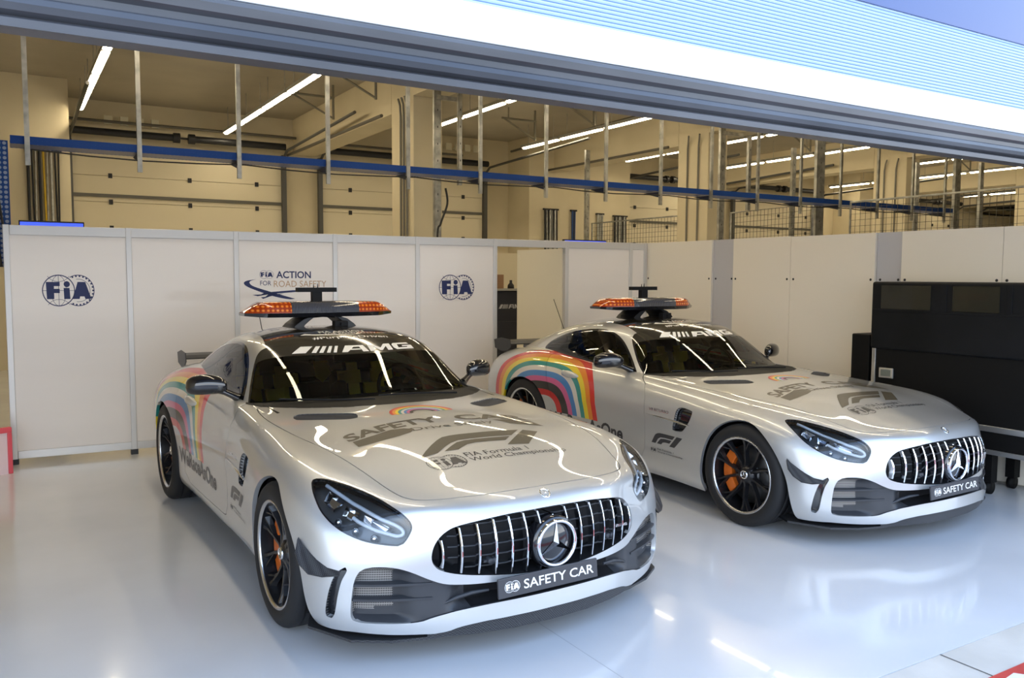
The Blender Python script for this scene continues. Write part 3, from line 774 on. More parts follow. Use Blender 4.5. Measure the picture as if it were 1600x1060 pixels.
star_mesh(mb, (sx-.002, 0, .470), .094, .017, .020); mb.build('star_badge', CHROME, cav)
mb = MB(); mb.lathe([(.0,0),(.112,0),(.118,-.012),(.118,-.06)], 40, 'x', c=(sx-.006, 0, .470)); mb.build('badge_plate', BLACKGLOSS, cav)
mb = MB(); mb.lathe([(.0,.002),(.021,.002),(.021,.006),(.026,.006),(.028,0)], 28, 'x', c=(0,0,0)); star_mesh(mb, (.003,0,0), .021, .005, .005)
em = mb.build('hood_badge', [CHROME], car); em.location = (.787, 0, .668); em.rotation_euler = (0, math.radians(-55), 0)
mb = MB(); mb.lathe([(.0,0),(.0225,0)], 28, 'x'); e2 = mb.build('badge_face', BLACKGLOSS, em); e2.location = (.0025, 0, 0)
for s in (1,):
    for y in (-.30, .345):
        mb = MB(); x = xfront(y, .43)-.03; mb.lathe([(.0,.012),(.011,.012),(.014,.006),(.014,-.02)], 16, 'x', c=(x, y, .425)); mb.box((x-.02, y-.03, .42), (x, y+.03, .43)); mb.build('parking_sensor', DARKPLASTIC, cav)
def amg2d():
    P = []
    def par(b0, b1, t0, t1): P.append(polyg([(b0,0),(b1,0),(t1,1),(t0,1)]))
    par(490,590,580,670); par(633,668,694,728); par(690,722,748,778); par(748,776,798,823); par(800,826,844,868)
    sc = lambda q: [((a), b) for a, b in q]
    P.append(polyg([(868,0),(915,0),(945,.30),(1035,.30),(1035,.48),(962,.48),(985,.74),(1035,.74),(1045,0),(1095,0),(1075,1),(925,1)]))
    P.append(polyg([(1110,0),(1112,1),(1165,1),(1215,.42),(1262,1),(1318,1),(1318,0),(1272,0),(1272,.62),(1222,.05),(1200,.05),(1155,.62),(1155,0)]))
    P.append(polyg([(1360,0),(1338,.25),(1335,.78),(1355,1),(1500,1),(1510,.76),(1388,.76),(1385,.25),(1475,.25),(1478,.38),(1428,.38),(1430,.58),(1528,.58),(1535,0)]))
    return merge2d(*P)
# licence plate
mb = MB(); mb.box((0,-.262,-.042),(.012,.262,.042)); pl = mb.build('licence_plate', mat('plate_grey', (.045,.045,.05), rough=.45), car, bevel=.004)
pl.location = (.893, -.050, .326); pl.rotation_euler = (0, math.radians(-6), 0)
def flat(name, geo, parent, m, M, th=.0008):
    v, f = geo; me = bpy.data.meshes.new(name); me.from_pydata([tuple(M @ Vector((a, b, 0))) for a, b in v], [], f); me.update()
    return link(name, me, m, parent)
MF = Matrix(((0,0,1,.0135),(1,0,0,0),(0,1,0,0),(0,0,0,1)))
flat('plate_lettering', merge2d(box2d(text2d('SAFETY CAR', bold=.012), -.135, -.019, .238, .021), box2d(fia2d(True), -.232, -.022, -.155, .025)), pl, WHITETXT, MF)
# small badge on the grille
flat('grille_script', box2d(amg2d(), .40, .455, .47, .468), cav, CHROME, Matrix(((0,0,1,.802),(1,0,0,0),(0,1,0,0),(0,0,0,1))))

# ---------------------------------------------------------------- headlights
hd_ = Vector(HLD).normalized(); hu = Vector((0,0,1)).cross(hd_).normalized(); hw = hd_.cross(hu)
bvB = BODY.bvh()
def on_hl(u, w, depth=0.0):
    o = hu*u+hw*w+hd_*2.0; h = bvB.ray_cast(o, -hd_); return h[0]-hd_*depth if h[0] else None
def uw(p): p = Vector(p); return p.dot(hu), p.dot(hw)
for mir in (False, True):
    s = -1 if mir else 1; fl = lambda p: (p[0], p[1]*s, p[2])
    def hdeep(p): return .055*min(1, max(0, -hlf(p, hd_)/.02))
    hous = shell_mesh('headlight', BODY, HLF, mat('lamp_housing', (.16,.165,.17), rough=.3, metal=.4), car, both=False, mirror=mir, offset=-.050, rim=-.050)
    shell_mesh('lens', BODY, [f for f in HLF], LGLASS, hous, both=False, mirror=mir, offset=-.001)
    brow_f = lambda p, n: hlf(p, n)+.0065
    inner, outer = BODY.split(HLF, brow_f)
    shell_mesh('lens_border', BODY, outer, BLACKGLOSS, hous, both=False, mirror=mir, offset=.0006)
    tp = [uw(p) for p in HL[:7]]
    def sd_top(p):
        q = np.array(uw(p)); best = 9
        for a, b in zip(tp[:-1], tp[1:]):
            a = np.array(a); b = np.array(b); t = np.clip(np.dot(q-a, b-a)/np.dot(b-a, b-a), 0, 1); best = min(best, math.hypot(*(q-a-t*(b-a))))
        return best
    brow, _ = BODY.split(inner, lambda p, n: sd_top(p)-(.026 if p.x < .50 else .026-.06*(p.x-.50)))
    shell_mesh('lamp_eyebrow', BODY, brow, BLACKGLOSS, hous, both=False, mirror=mir, offset=-.012)
    def plen(P, s):
        P = [np.array(uw(p)) for p in P]; d = [np.linalg.norm(b-a) for a, b in zip(P[:-1], P[1:])]; L_ = s*sum(d)
        for a, b, q in zip(P[:-1], P[1:], d):
            if L_ <= q: return a+(b-a)*L_/q
            L_ -= q
        return P[-1]
    UP = [HL[0],HL[1],HL[2],HL[3],HL[4],HL[5],HL[6]]; LO = [HL[0],HL[15],HL[14],HL[13],HL[12],HL[11],HL[10],HL[9],HL[8]]
    def st(s_, t): a, b = plen(UP, s_), plen(LO, s_); return a+(b-a)*t
    drl = mat('daylight_strip', (.80,.84,.88), rough=.25, spec=.7)
    mb = MB(); pts = []
    for s_, t in catmull([(.16,.30),(.35,.33),(.55,.36),(.75,.38),(.90,.36),(.955,.46),(.93,.62),(.82,.66),(.66,.66),(.55,.63)], 5, False):
        a = st(s_, t); q = on_hl(a[0], a[1], .012)
        if q is not None: pts.append(fl(q))
    mb.tube(pts, .0085, 8); mb.build('light_strip', drl, hous)
    for k, (s0, s1, t0, t1) in enumerate(((.22,.40,.42,.78),(.43,.57,.46,.70),(.61,.88,.46,.62))):
        c4 = [st(s0, t0), st(s1, t0+.02), st(s1-.02, t1), st(s0+.03, t1)]; cen = sum(c4)/4
        mb = MB(); vs = [fl(on_hl(a[0], a[1], .018)) for a in c4]+[fl(on_hl(a[0], a[1], .040)) for a in [a+(cen-a)*.45 for a in c4]]
        mb.add(vs, [(4,5,6,7),(0,1,5,4),(1,2,6,5),(2,3,7,6),(3,0,4,7)]); mb.build('reflector', CHROME, hous)
    for k, sv_ in enumerate((.47,.62,.77)):
        p = st(sv_, .84 if k else .86); q = on_hl(p[0], p[1], .020); mb = MB()
        qv = Vector(fl(q)); M_ = Matrix.Translation(qv) @ Vector(fl(hd_)).to_track_quat('X', 'Z').to_matrix().to_4x4()
        prof = [(.0,.012),(.008,.011),(.013,.007),(.017,0),(.019,-.012)]; vs, n = [], 14
        for r, a in prof:
            for j in range(n): vs.append(M_ @ Vector((a, r*math.cos(2*math.pi*j/n), r*math.sin(2*math.pi*j/n))))
        mb.add(vs, [(i*n+j, i*n+(j+1) % n, (i+1)*n+(j+1) % n, (i+1)*n+j) for i in range(4) for j in range(n)], smooth=True); mb.build('projector', CHROME, hous)

# ---------------------------------------------------------------- cabin: glass, roof panel, pillars
wsp = [(-1.478,0),(-1.482,.15),(-1.512,.333),(-1.545,.48),(-1.568,.555),(-1.562,.590),(-1.530,.624),(-1.432,.676),(-1.322,.724),(-1.176,.776),(-1.10,.82),(-.70,.86),(-.6,0)]
wsd = poly_sdf([tuple(p) for p in catmull([(x, y) for x, y in wsp[:-3]], 4, False)] + [(-.9,.9),(-.6,.9),(-.6,-.9),(-.9,-.9)] + [(p[0], -p[1]) for p in reversed([tuple(p) for p in catmull([(x, y) for x, y in wsp[:-3]], 4, False)])])
G_ = CABIN.F
WS, G_ = CABIN.split(G_, lambda p, n: max(wsd(p.x, p.y), 0 if False else -1))
wsx = lambda y: -(1.321+.40*y*y)
BD, WS = CABIN.split(WS, lambda p, n: p.x-wsx(p.y))
WE, WS = CABIN.split(WS, lambda p, n: -(wsd(p.x, p.y)+.012))
rpy = [(-1.40,.546),(-1.581,.544),(-1.712,.522),(-1.955,.492),(-2.234,.455),(-2.6,.43),(-3.0,.41),(-3.36,.38),(-3.42,.30),(-3.44,0)]
rsd = poly_sdf(rpy + [(x, -y) for x, y in reversed(rpy[:-1])])
RF, G_ = CABIN.split(G_, lambda p, n: rsd(p.x, p.y))
RG_, RF = CABIN.split(RF, lambda p, n: p.x+2.62+.25*p.y**2)
wnp = [(-2.690,.985),(-2.645,1.040),(-2.467,1.112),(-2.253,1.156),(-2.045,1.178),(-1.909,1.179),(-1.762,1.159),(-1.63,1.110),(-1.515,1.038),(-1.381,.938),(-1.285,.865),(-1.30,.84),(-1.67,.84),(-2.1,.86),(-2.40,.93),(-2.484,.938),(-2.647,.958)]
wnd = poly_sdf([tuple(p) for p in catmull(wnp, 4)]); wnf = lambda p, n: max(wnd(p.x, p.z), .5-p.y)
WN, G_ = CABIN.split(G_, wnf); WF, WN = CABIN.split(WN, lambda p, n: -(wnf(p, n)+.014))
dvf = lambda p, n: abs((p.x+2.273)-(1.145-p.z)*.72)-.010
DV, WN = CABIN.split(WN, dvf); QW, DW = CABIN.split(WN, lambda p, n: (p.x+2.273)-(1.145-p.z)*.72)
shell_mesh('roof', CABIN, G_, SILVER, car, rim=.02)
shell_mesh('roof_panel', CABIN, RF, mat('roof_carbon', (.022,.020,.016), rough=.12, coat=1.0), car, rim=.004)
shell_mesh('windscreen', CABIN, WS, WGLASS, car)
bd = shell_mesh('sun_band', CABIN, BD, BAND, car)
shell_mesh('windscreen_frame', CABIN, WE, BLACKGLOSS, car)
shell_mesh('rear_window', CABIN, RG_, SGLASS, car)
for mir in (False, True):
    w_ = shell_mesh('side_window', CABIN, DW, SGLASS, car, both=False, mirror=mir)
    shell_mesh('quarter_window', CABIN, QW, SGLASS, car, both=False, mirror=mir)
    shell_mesh('window_frame', CABIN, WF+DV, BLACKGLOSS, car, both=False, mirror=mir, offset=.001)
# wipers
for P in ([(-.86,-.10,.893),(-.93,-.35,.898),(-1.06,-.62,.905)], [(-.86,.46,.893),(-.89,.20,.905),(-.90,-.06,.908)]):
    mb = MB(); mb.tube(P, .006, 6); mb.build('wiper', BLACKMATTE, car)
# interior
mb = MB(); mb.box((-3.3,-.72,.13),(.5,.72,.30)); mb.box((-.02,-.60,.30),(.45,.60,.60)); mb.box((-2.9,-.60,.30),(-2.5,.60,.80)); mb.box((-3.5,-.60,.28),(-2.9,.60,.62)); mb.build('chassis', BLACKMATTE, car)
mb = MB(); prof = [(-.75,.80),(-.80,.865),(-1.05,.875),(-1.28,.865),(-1.34,.82),(-1.36,.62),(-.75,.6)]
mb.prism([(x, -.72, z) for x, z in prof], (0, 1.44, 0)); mb.build('dashboard', SEAT, car, bevel=.012)
mb = MB(); mb.lathe([(.165*1.0+.014*math.cos(t), .014*math.sin(t)) for t in [k*math.pi/4 for k in range(8)]], 32, 'x', closed=True); mb.box((-.01,-.16,-.012),(.01,.16,.012)); mb.box((-.01,-.012,-.16),(.01,.012,0))
sw = mb.build('steering_wheel', SEAT, car); sw.location = (-1.50, .37, .86); sw.rotation_euler = (0, math.radians(-22), 0)
for y0 in (-.37, .37):
    mb = MB()
    def cushion(M, a, b, r=.05):
        mb.box(a, b, 0, M)
    B0 = Matrix.Translation((-2.08, y0, .42)) @ Matrix.Rotation(math.radians(-18), 4, 'Y')
    mb.box((-.05,-.25,0),(.08,.25,.52), 0, B0); mb.box((0,-.27,.0),(.17,-.18,.42), 0, B0); mb.box((0,.18,.0),(.17,.27,.42), 0, B0)
    mb.box((-.03,-.14,.50),(.08,.14,.74), 0, B0); mb.box((-2.05,y0-.25,.30),(-1.55,y0+.25,.44))
    st = mb.build('seat', SEAT, car, bevel=.035, seg=3)
    mb = MB()
    for yy in (-.10, .10): mb.box((.079,yy-.045,.05),(.090,yy+.045,.56), 0, B0)
    for yy in (-.13, .13): mb.box((.02,yy-.09,.40),(.095,yy+.09,.50), 0, B0)
    for yy in (-.06,): mb.box((-.10,yy,.36),(-.02,yy+.13,.46), 0, Matrix.Translation((-1.86,y0+(.03 if y0 < 0 else .03),.44)) @ Matrix.Rotation(math.radians(-30), 4, 'Y'))
    mb.build('seat_belt', YELLOW, st, bevel=.008)
    if y0 > 0:
        mb = MB(); mb.prism([(-2.2,-.02,1.00),(-2.2,.09,1.00),(-2.2,.12,.90),(-2.2,.05,.84),(-2.2,0,.88)], (.02,0,0)); mb.prism([(-2.1,.13,.90),(-2.1,.23,.92),(-2.1,.26,.85),(-2.1,.14,.83)], (.02,0,0)); mb.build('harness', YELLOW, st, bevel=.004)
mb = MB(); mb.tube([(-2.35,-.60,.5),(-2.32,-.56,1.0),(-2.30,-.40,1.14),(-2.30,.40,1.14),(-2.32,.56,1.0),(-2.35,.60,.5)], .022, 10); mb.tube([(-2.33,-.56,.85),(-2.33,.56,.85)], .018, 8); mb.build('roll_bar', BLACKMATTE, car)
mb = MB(); mb.box((-.012,-.12,-.035),(.012,.12,.035)); rm = mb.build('rear_view_mirror', BLACKGLOSS, car, bevel=.01); rm.location = (-1.50, 0, 1.09)
# door mirrors
for s in (1, -1):
    mb = MB(); n, m_ = 20, 14; vs = []
    for i in range(m_+1):
        a = math.pi*i/m_; yy = -math.cos(a)
        for j in range(n):
            t = 2*math.pi*j/n; r = math.sin(a)**.55
            cx_, cz_ = math.cos(t), math.sin(t)
            px_ = (abs(cx_)**.8)*(1 if cx_ > 0 else -1)*(.062 if cx_ > 0 else .035)*r; pz = (abs(cz_)**.85)*(1 if cz_ > 0 else -1)*.062*r*(1+.06*yy)
            vs.append((-1.435+px_+.035*(-yy)*1.0, (.950+yy*.112)*s, .972+pz-.012*yy*yy))
    fs = [(i*n+j, i*n+(j+1) % n, (i+1)*n+(j+1) % n, (i+1)*n+j) for i in range(m_) for j in range(n)]
    mb.add(vs, fs, smooth=True); mr = mb.build('door_mirror', BLACKGLOSS, car)
    mb = MB(); mb.tube([(-1.345,.775*s,.885),(-1.365,.81*s,.903),(-1.39,.85*s,.925),(-1.42,.90*s,.94)], [.028,.022,.020,.022], 10); mb.build('mirror_arm', BLACKGLOSS, mr)
# ---------------------------------------------------------------- rear wing, tail, antennas
wg = MB(); sec = [(-3.34,.955),(-3.40,.975),(-3.50,.985),(-3.60,.978),(-3.60,.972),(-3.50,.968),(-3.40,.955),(-3.345,.945)]
wg.prism([(x, -.685, z) for x, z in sec], (0, 1.37, 0)); wing = wg.build('rear_wing', CARBON, car, bevel=.003)
for s in (1, -1):
    mb = MB(); ep = [(-3.31,.93),(-3.33,1.0),(-3.50,1.012),(-3.64,.985),(-3.62,.90),(-3.50,.875),(-3.38,.885)]
    mb.prism([(x, .685*s, z) for x, z in ep], (0, .008*s, 0)); mb.build('end_plate', CARBON, wing, bevel=.002)
    mb = MB(); mb.prism([(-3.38,.40*s,.83),(-3.42,.40*s,.955),(-3.50,.40*s,.965),(-3.52,.40*s,.85)], (0, .018*s, 0)); mb.build('wing_support', BLACKGLOSS, wing, bevel=.003)
for s in (1, -1):
    mb = MB(); mb.tube([(-3.665,.30*s,.70),(-3.655,.45*s,.70),(-3.60,.62*s,.70),(-3.52,.74*s,.70)], .022, 8); mb.build('tail_light', mat('red_lamp', (.35,.01,.01), rough=.15, coat=1), car)
mb = MB(); mb.tube([(-3.205,-.07,.99),(-3.46,-.07,1.396)], .0035, 6); mb.build('antenna', BLACKMATTE, car)
# ---------------------------------------------------------------- light bar
LBX = -2.08
def barring(y, zb, zt, xw, xo=0.0):
    """cross-section in x-z at y"""
    out = []
    for (a, b) in ((-1,0),(-.99,.45),(-.93,.82),(-.70,.98),(0,1.0),(.55,.97),(.86,.84),(.97,.50),(1,0)):
        out.append((LBX+xo+a*xw, y, zb+(zt-zb)*b))
    return out
def barpart(name, ys, mats, parent, flat_=False):
    mb = MB(); secs = []
    for y in ys:
        a = abs(y)/.548; t = min(1, max(0, (a-.78)/.22)); zt = 1.452-.012*a*a-.068*t**1.3; zb = 1.366; xw = .150-.035*a*a-.045*t; xo = -.05*a*a
        zt = max(zt, zb+.006)
        secs.append(barring(y, zb, zt, xw, xo))
    n = len(secs[0]); vs = [p for s_ in secs for p in s_]
    mb.add(vs, [(i*n+j, i*n+j+1, (i+1)*n+j+1, (i+1)*n+j) for i in range(len(secs)-1) for j in range(n-1)], smooth=True)
    return mb.build(name, mats, parent)
AMBER = mat('amber_lens', (.80,.10,.004), rough=.12, coat=1.0, trans=.25)
def led_mat(name, base, hot, sc, pos=(.12,.3)):
    m = mat(name, base, rough=.15, coat=1.0); N, L, B = nodes(m)
    tc = N.new('ShaderNodeTexCoord'); mp = N.new('ShaderNodeMapping'); mp.inputs['Scale'].default_value = sc; vo = N.new('ShaderNodeTexVoronoi'); vo.inputs['Randomness'].default_value = 0.0; vo.inputs['Scale'].default_value = 1.0
    r = N.new('ShaderNodeValToRGB'); r.color_ramp.elements[0].position = pos[0]; r.color_ramp.elements[1].position = pos[1]; r.color_ramp.elements[0].color = (*hot, 1); r.color_ramp.elements[1].color = (*base, 1)
    L.new(tc.outputs['Object'], mp.inputs[0]); L.new(mp.outputs[0], vo.inputs['Vector']); L.new(vo.outputs['Distance'], r.inputs[0]); L.new(r.outputs[0], B.inputs['Base Color']); return m
AMBERM = led_mat('amber_lens_leds', (.38,.035,.002), (.95,.28,.03), (0.001, 32, 36), (.15,.40))
CLEARM = led_mat('smoked_ribbed_lens', (.012,.013,.018), (.09,.095,.115), (.001, 95, .001), (.15,.45))
bar = barpart('light_bar', [-.25+.05*k for k in range(11)], CLEARM, car)
for s in (1, -1):
    ys = [.25,.29,.33,.37,.41,.44,.47,.495,.515,.53,.54,.546]; ys = [-y for y in reversed(ys)] if s < 0 else ys
    barpart('amber_lens', ys, AMBERM, bar)
mb = MB(); sec = []
for k in range(25):
    y = -.550+1.10*k/24; a = abs(y)/.55; t = min(1, max(0, (a-.78)/.22)); xw = .156-.035*a*a-.045*t; xo = -.05*a*a; zt = 1.370; zb = 1.340+.010*t
    sec += [(LBX+xo-xw, y, zt), (LBX+xo+xw, y, zt), (LBX+xo+xw*.93, y, zb), (LBX+xo-xw*.93, y, zb)]
mb.add(sec, [(i*4+j, i*4+(j+1) % 4, (i+1)*4+(j+1) % 4, (i+1)*4+j) for i in range(24) for j in range(4)]+[(0,1,2,3),(99,98,97,96)]); mb.build('bar_base', BLACKGLOSS, bar)
mb = MB()
for s in (1, -1):
    P = [(.245,1.268),(.215,1.30),(.165,1.335),(.12,1.350)]; Q = [(.165,1.268),(.150,1.295),(.115,1.325),(.08,1.350)]
    vs = []
    for (a, b), (c, d) in zip(P, Q):
        vs += [(LBX-.14, a*s, b-.012), (LBX+.11, a*s, b-.012), (LBX+.11, c*s, d-.012), (LBX-.14, c*s, d-.012)]
    mb.add(vs, [(i*4+j, i*4+(j+1) % 4, (i+1)*4+(j+1) % 4, (i+1)*4+j) for i in range(3) for j in range(4)]+[(0,1,2,3),(15,14,13,12)])
mb.tube([(LBX+.05,-.13,1.336),(LBX+.05,0,1.345),(LBX+.05,.13,1.336)], .012, 8)
mb.build('bar_bracket', mat('bracket_black', (.008,.008,.009), rough=.4), bar, bevel=.006)
mb = MB(); mb.box((-.03,-.145,-.016),(.03,.145,.016)); mb.box((-.025,-.035,-.09),(.025,.035,-.01)); mb.tube([(0,-.02,.01),(0,-.02,.04)], [.005,.002], 8); mb.tube([(0,.01,.01),(0,.01,.045)], [.005,.002], 8)
cm = mb.build('camera_mount', BLACKMATTE, bar, bevel=.004); cm.location = (LBX-.02, -.02, 1.530)
mb = MB(); mb.box((-.03,-.05,-.02),(.03,.05,.02)); mb.tube([(.02,0,0),(.05,0,0)], .012, 8); cc_ = mb.build('roof_camera', BLACKMATTE, bar, bevel=.005); cc_.location = (LBX+.16, .09, 1.290)

# ---------------------------------------------------------------- wheels
def wheel(loc, sx_, sy_, steer=0, flip=False):
    mb = MB(); lip = .250
    # rim: barrel, spokes, hub
    mb.lathe([(.236,-.010),(.232,-.06),(.228,-.20),(.24,-.215)], 56)
    for k in range(10):
        a = 2*math.pi*k/10 + math.radians(18)
        sgn = 1 if k % 2 else -1; a0 = a + sgn*math.radians(5)
        def P(r, ang, y, w):
            c, s = math.cos(ang), math.sin(ang); return [Vector((r*c-w*s*q, y, r*s+w*c*q)) for q in (-1, 1)]
        rows = []
        for r, an, y, w, h in ((.040,a0,-.045,.013,.03),(.085,a0,-.052,.0105,.028),(.15,(a0*.5+a*.5),-.046,.0085,.026),(.205,a,-.034,.0095,.024),(.237,a,-.020,.013,.03)):
            t, b = P(r, an, y, w*.7), P(r, an, y-h, w*1.5); rows.append([t[0], t[1], b[1], b[0]])
        vs = [v for r in rows for v in r]
        mb.add(vs, [(i*4+j, i*4+(j+1) % 4, (i+1)*4+(j+1) % 4, (i+1)*4+j) for i in range(4) for j in range(4)])
        # fork at the rim
        rows = []
        for r, an, y, w, h in ((.150,(a0*.5+a*.5),-.050,.006,.022),(.20,a-sgn*math.radians(6),-.040,.006,.022),(.237,a-sgn*math.radians(13),-.022,.009,.026)):
            t, b = P(r, an, y, w*.7), P(r, an, y-h, w*1.5); rows.append([t[0], t[1], b[1], b[0]])
        vs = [v for r in rows for v in r]
        mb.add(vs, [(i*4+j, i*4+(j+1) % 4, (i+1)*4+(j+1) % 4, (i+1)*4+j) for i in range(2) for j in range(4)])
    mb.lathe([(.0,-.038),(.034,-.038),(.040,-.044),(.062,-.050),(.068,-.085)], 40)
    for k in range(5):
        a = 2*math.pi*k/5; mb.lathe([(.0,-.048),(.009,-.048),(.009,-.06)], 10, c=(.052*math.cos(a), 0, .052*math.sin(a)))
    w = mb.build('wheel', RIMBLACK, car); w.location = loc; w.scale = (sx_, sy_, sx_)
    mb = MB(); mb.lathe([(.236,-.012),(.238,-.004),(.249,.001),(.2535,.0),(.2545,-.006)], 64); mb.build('rim_lip', RIMLIP, w)
    mb = MB(); R = .338
    prof = [(.2535,-.002),(.262,.004),(.285,.008),(.305,.004),(.322,-.006),(.332,-.018),(.337,-.032),(.338,-.05),(.338,-.06),(.333,-.060),(.333,-.066),(.338,-.066),(.338,-.115),(.333,-.115),(.333,-.121),(.338,-.121),(.338,-.175),(.333,-.175),(.333,-.181),(.338,-.181),(.338,-.225),(.332,-.25),(.31,-.268),(.26,-.272),(.25,-.255)]
    mb.lathe(prof, 72); mb.build('tire', RUBBER, w)
    mb = MB(); mb.lathe([(.08,-.10),(.195,-.10),(.195,-.13),(.08,-.13)], 48); mb.lathe([(.0,-.088),(.075,-.088),(.08,-.10)], 32); mb.build('brake_disc', DISC, w)
    mb = MB(); n = 12; vs = []
    cen = math.pi if not flip else 0
    for k in range(n+1):
        a = cen-math.radians(48)+math.radians(96)*k/n; c, s = math.cos(a), math.sin(a)
        vs += [(.135*c, -.065, .135*s), (.208*c, -.065, .208*s), (.208*c, -.15, .208*s), (.135*c, -.15, .135*s)]
    mb.add(vs, [(i*4+j, i*4+(j+1) % 4, (i+1)*4+(j+1) % 4, (i+1)*4+j) for i in range(n) for j in range(4)]+[(0,1,2,3),(n*4+3,n*4+2,n*4+1,n*4)]); mb.build('brake_caliper', ORANGE, w, bevel=.006)
    mb = MB(); mb.lathe([(.0,-.034),(.022,-.034)], 24, mi=1); mb.lathe([(.0215,-.034),(.0225,-.031),(.027,-.031),(.030,-.038)], 24)
    M_ = Matrix(((0,1,0,0),(1,0,0,0),(0,0,1,0),(0,0,0,1)))
    star_mesh(mb, (0,-.0335,0), .022, .005, .003, M_); mb.build('centre_cap', [CHROME, BLACKGLOSS], w)
    return w
for s in (-1, 1):
    for (x, r, sx_, sy_) in ((0, .338, 1.0, 1.0), (-2.63, .3515, 1.04, 1.15)):
        w = wheel((x, .985*s, r), sx_, sy_, flip=(s < 0))
        if s < 0: w.rotation_euler = (0, 0, math.pi)
    for (x, z, R0, pts) in ((0.01, .33, .375, fa), (-2.63, .345, .388, ra)):
        mb = MB(); vs = []; n = 20
        for k in range(n+1):
            a = math.radians(-25+230*k/n); c, q = math.cos(a), math.sin(a)
            vs += [(x+R0*c, .945*s, z+R0*q), (x+R0*c, .64*s, z+R0*q)]
        mb.add(vs, [(2*k, 2*k+1, 2*k+3, 2*k+2) for k in range(n)]); mb.add([(x-.385,.64*s,.13),(x+.385,.64*s,.13),(x+.385,.64*s,.68),(x-.385,.64*s,.68)], [(0,1,2,3)]); mb.build('arch_liner', BLACKMATTE, car)

# ---------------------------------------------------------------- lettering on the car
class Full(Shell): pass
FB = Shell(bV, bN, bF); FC = Shell(gV, gN, gF)
SB = [(FB, FB.bvh())]; SCb = [(FC, FC.bvh())]
dn = Vector((0,0,-1))
hoodmap = lambda u, v: (Vector((-v, u, 2)), dn)          # u across (car left), v towards the windscreen
def arcmap(u, v): return (Vector((-(v+.150-.36*(u+.03)**2), u, 2)), dn)
word = box2d(text2d('SAFETY', bold=.034), -.590, 0, -.015, .112); word2 = box2d(text2d('CAR', bold=.034), .085, 0, .492, .112)
decal('hood_lettering', word, arcmap, SB, GOLDTXT, hood)
decal('hood_lettering', word2, arcmap, SB, GOLDTXT, hood)
dxy = lambda P: polyg([(y, -x) for x, y in P])
decal('hood_stripe', dxy([(-.035,-.575),(.050,-.578),(.030,-.47),(.002,-.342),(-.030,-.262),(-.075,-.222),(-.110,-.265),(-.115,-.335),(-.075,-.44)]), hoodmap, SB, GOLDTXT, hood)
decal('hood_stripe', dxy([(-.105,.268),(-.060,.300),(-.01,.325),(.010,.36),(.060,.499),(-.035,.475),(-.090,.36)]), hoodmap, SB, GOLDTXT, hood)
f1a = [(.310,-.378),(.245,-.318),(.185,-.256),(.135,-.200),(.103,-.155),(.092,-.105),(.089,-.046),(.094,.12),(.106,.300),(.178,.212),(.168,.08),(.165,-.027),(.170,-.10),(.190,-.150),(.225,-.200),(.284,-.272)]
f1b = [(.277,-.232),(.225,-.165),(.193,-.120),(.180,-.07),(.178,0),(.189,.195),(.233,.142),(.224,.05),(.222,-.03),(.232,-.08),(.255,-.12),(.278,-.155)]
f1c = [(.288,.120),(.112,.325),(.150,.395),(.306,.236)]
decal('hood_racing_mark', merge2d(dxy(f1a), dxy(f1b), dxy(f1c)), hoodmap, SB, GOLDTXT, hood)
decal('hood_small_lettering', merge2d(box2d(text2d('Drive Safely', bold=.004), -.238, .030, .245, .098)), hoodmap, SB, GOLDTXT, hood, step=.05)
decal('hood_roundel', box2d(fia2d(), -.378, -.452, -.176, -.318), hoodmap, SB, DARKTXT, hood, step=.06)
decal('hood_small_lettering', box2d(text2d('FIA Formula 1', bold=.004), -.158, -.366, .200, -.322), hoodmap, SB, DARKTXT, hood, step=.06)
decal('hood_small_lettering', box2d(text2d('World Championship', bold=.004), -.158, -.430, .395, -.378), hoodmap, SB, DARKTXT, hood, step=.06)
RBC = [(.72,.02,.015), (.90,.27,.015), (.93,.70,.02), (.02,.30,.27), (.80,.74,.64), (.055,.24,.56), (.70,.12,.30), (.014,.014,.018)]
for k, c in enumerate(RBC):
    r0 = 1-.085*(k+1) if k < 7 else .30; r1 = 1-.085*k
    decal('hood_rainbow', ([(p[0], p[1]) for p in ring2d(-.015, 0, .19*r0, .19*r1, 0, 180, 30)[0]], ring2d(0,0,1,2,0,180,30)[1]), lambda u, v: (Vector((-(v*.95+.385+.0*u), u, 2)), dn), SB, mat('band_%d' % k, c, rough=.35, coat=.5), hood, step=.08)
# windscreen band and roof
def wsmap(u, v): return (Vector((wsx(u)-.020-v, u, 3)), dn)
decal('band_lettering', box2d(amg2d(), -.428, .0, .428, .074), wsmap, SCb, WHITETXT, bd, lift=.0015)
rfmap = lambda u, v: (Vector((-1.492-v-.10*u*u, u, 3)), dn)
rp_ = [o for o in bpy.data.objects if o.name.startswith('roof_panel')][0]
decal('roof_lettering', box2d(text2d('#PurposeDriven', bold=.012), -.245, .022, .290, .072), rfmap, SCb, WHITETXT, rp_, lift=.0015, step=.06)
decal('roof_lettering', merge2d(box2d(text2d('FIA ACTION', bold=.015), -.16, .155, .16, .195), box2d(text2d('FOR ROAD SAFETY'), -.13, .115, .24, .145), polyg([(-.30,.13),(-.20,.105),(-.05,.088),(.10,.085),(.02,.10),(-.12,.115),(-.22,.135),(-.26,.16)])), rfmap, SCb, WHITETXT, rp_, lift=.0015, step=.06)
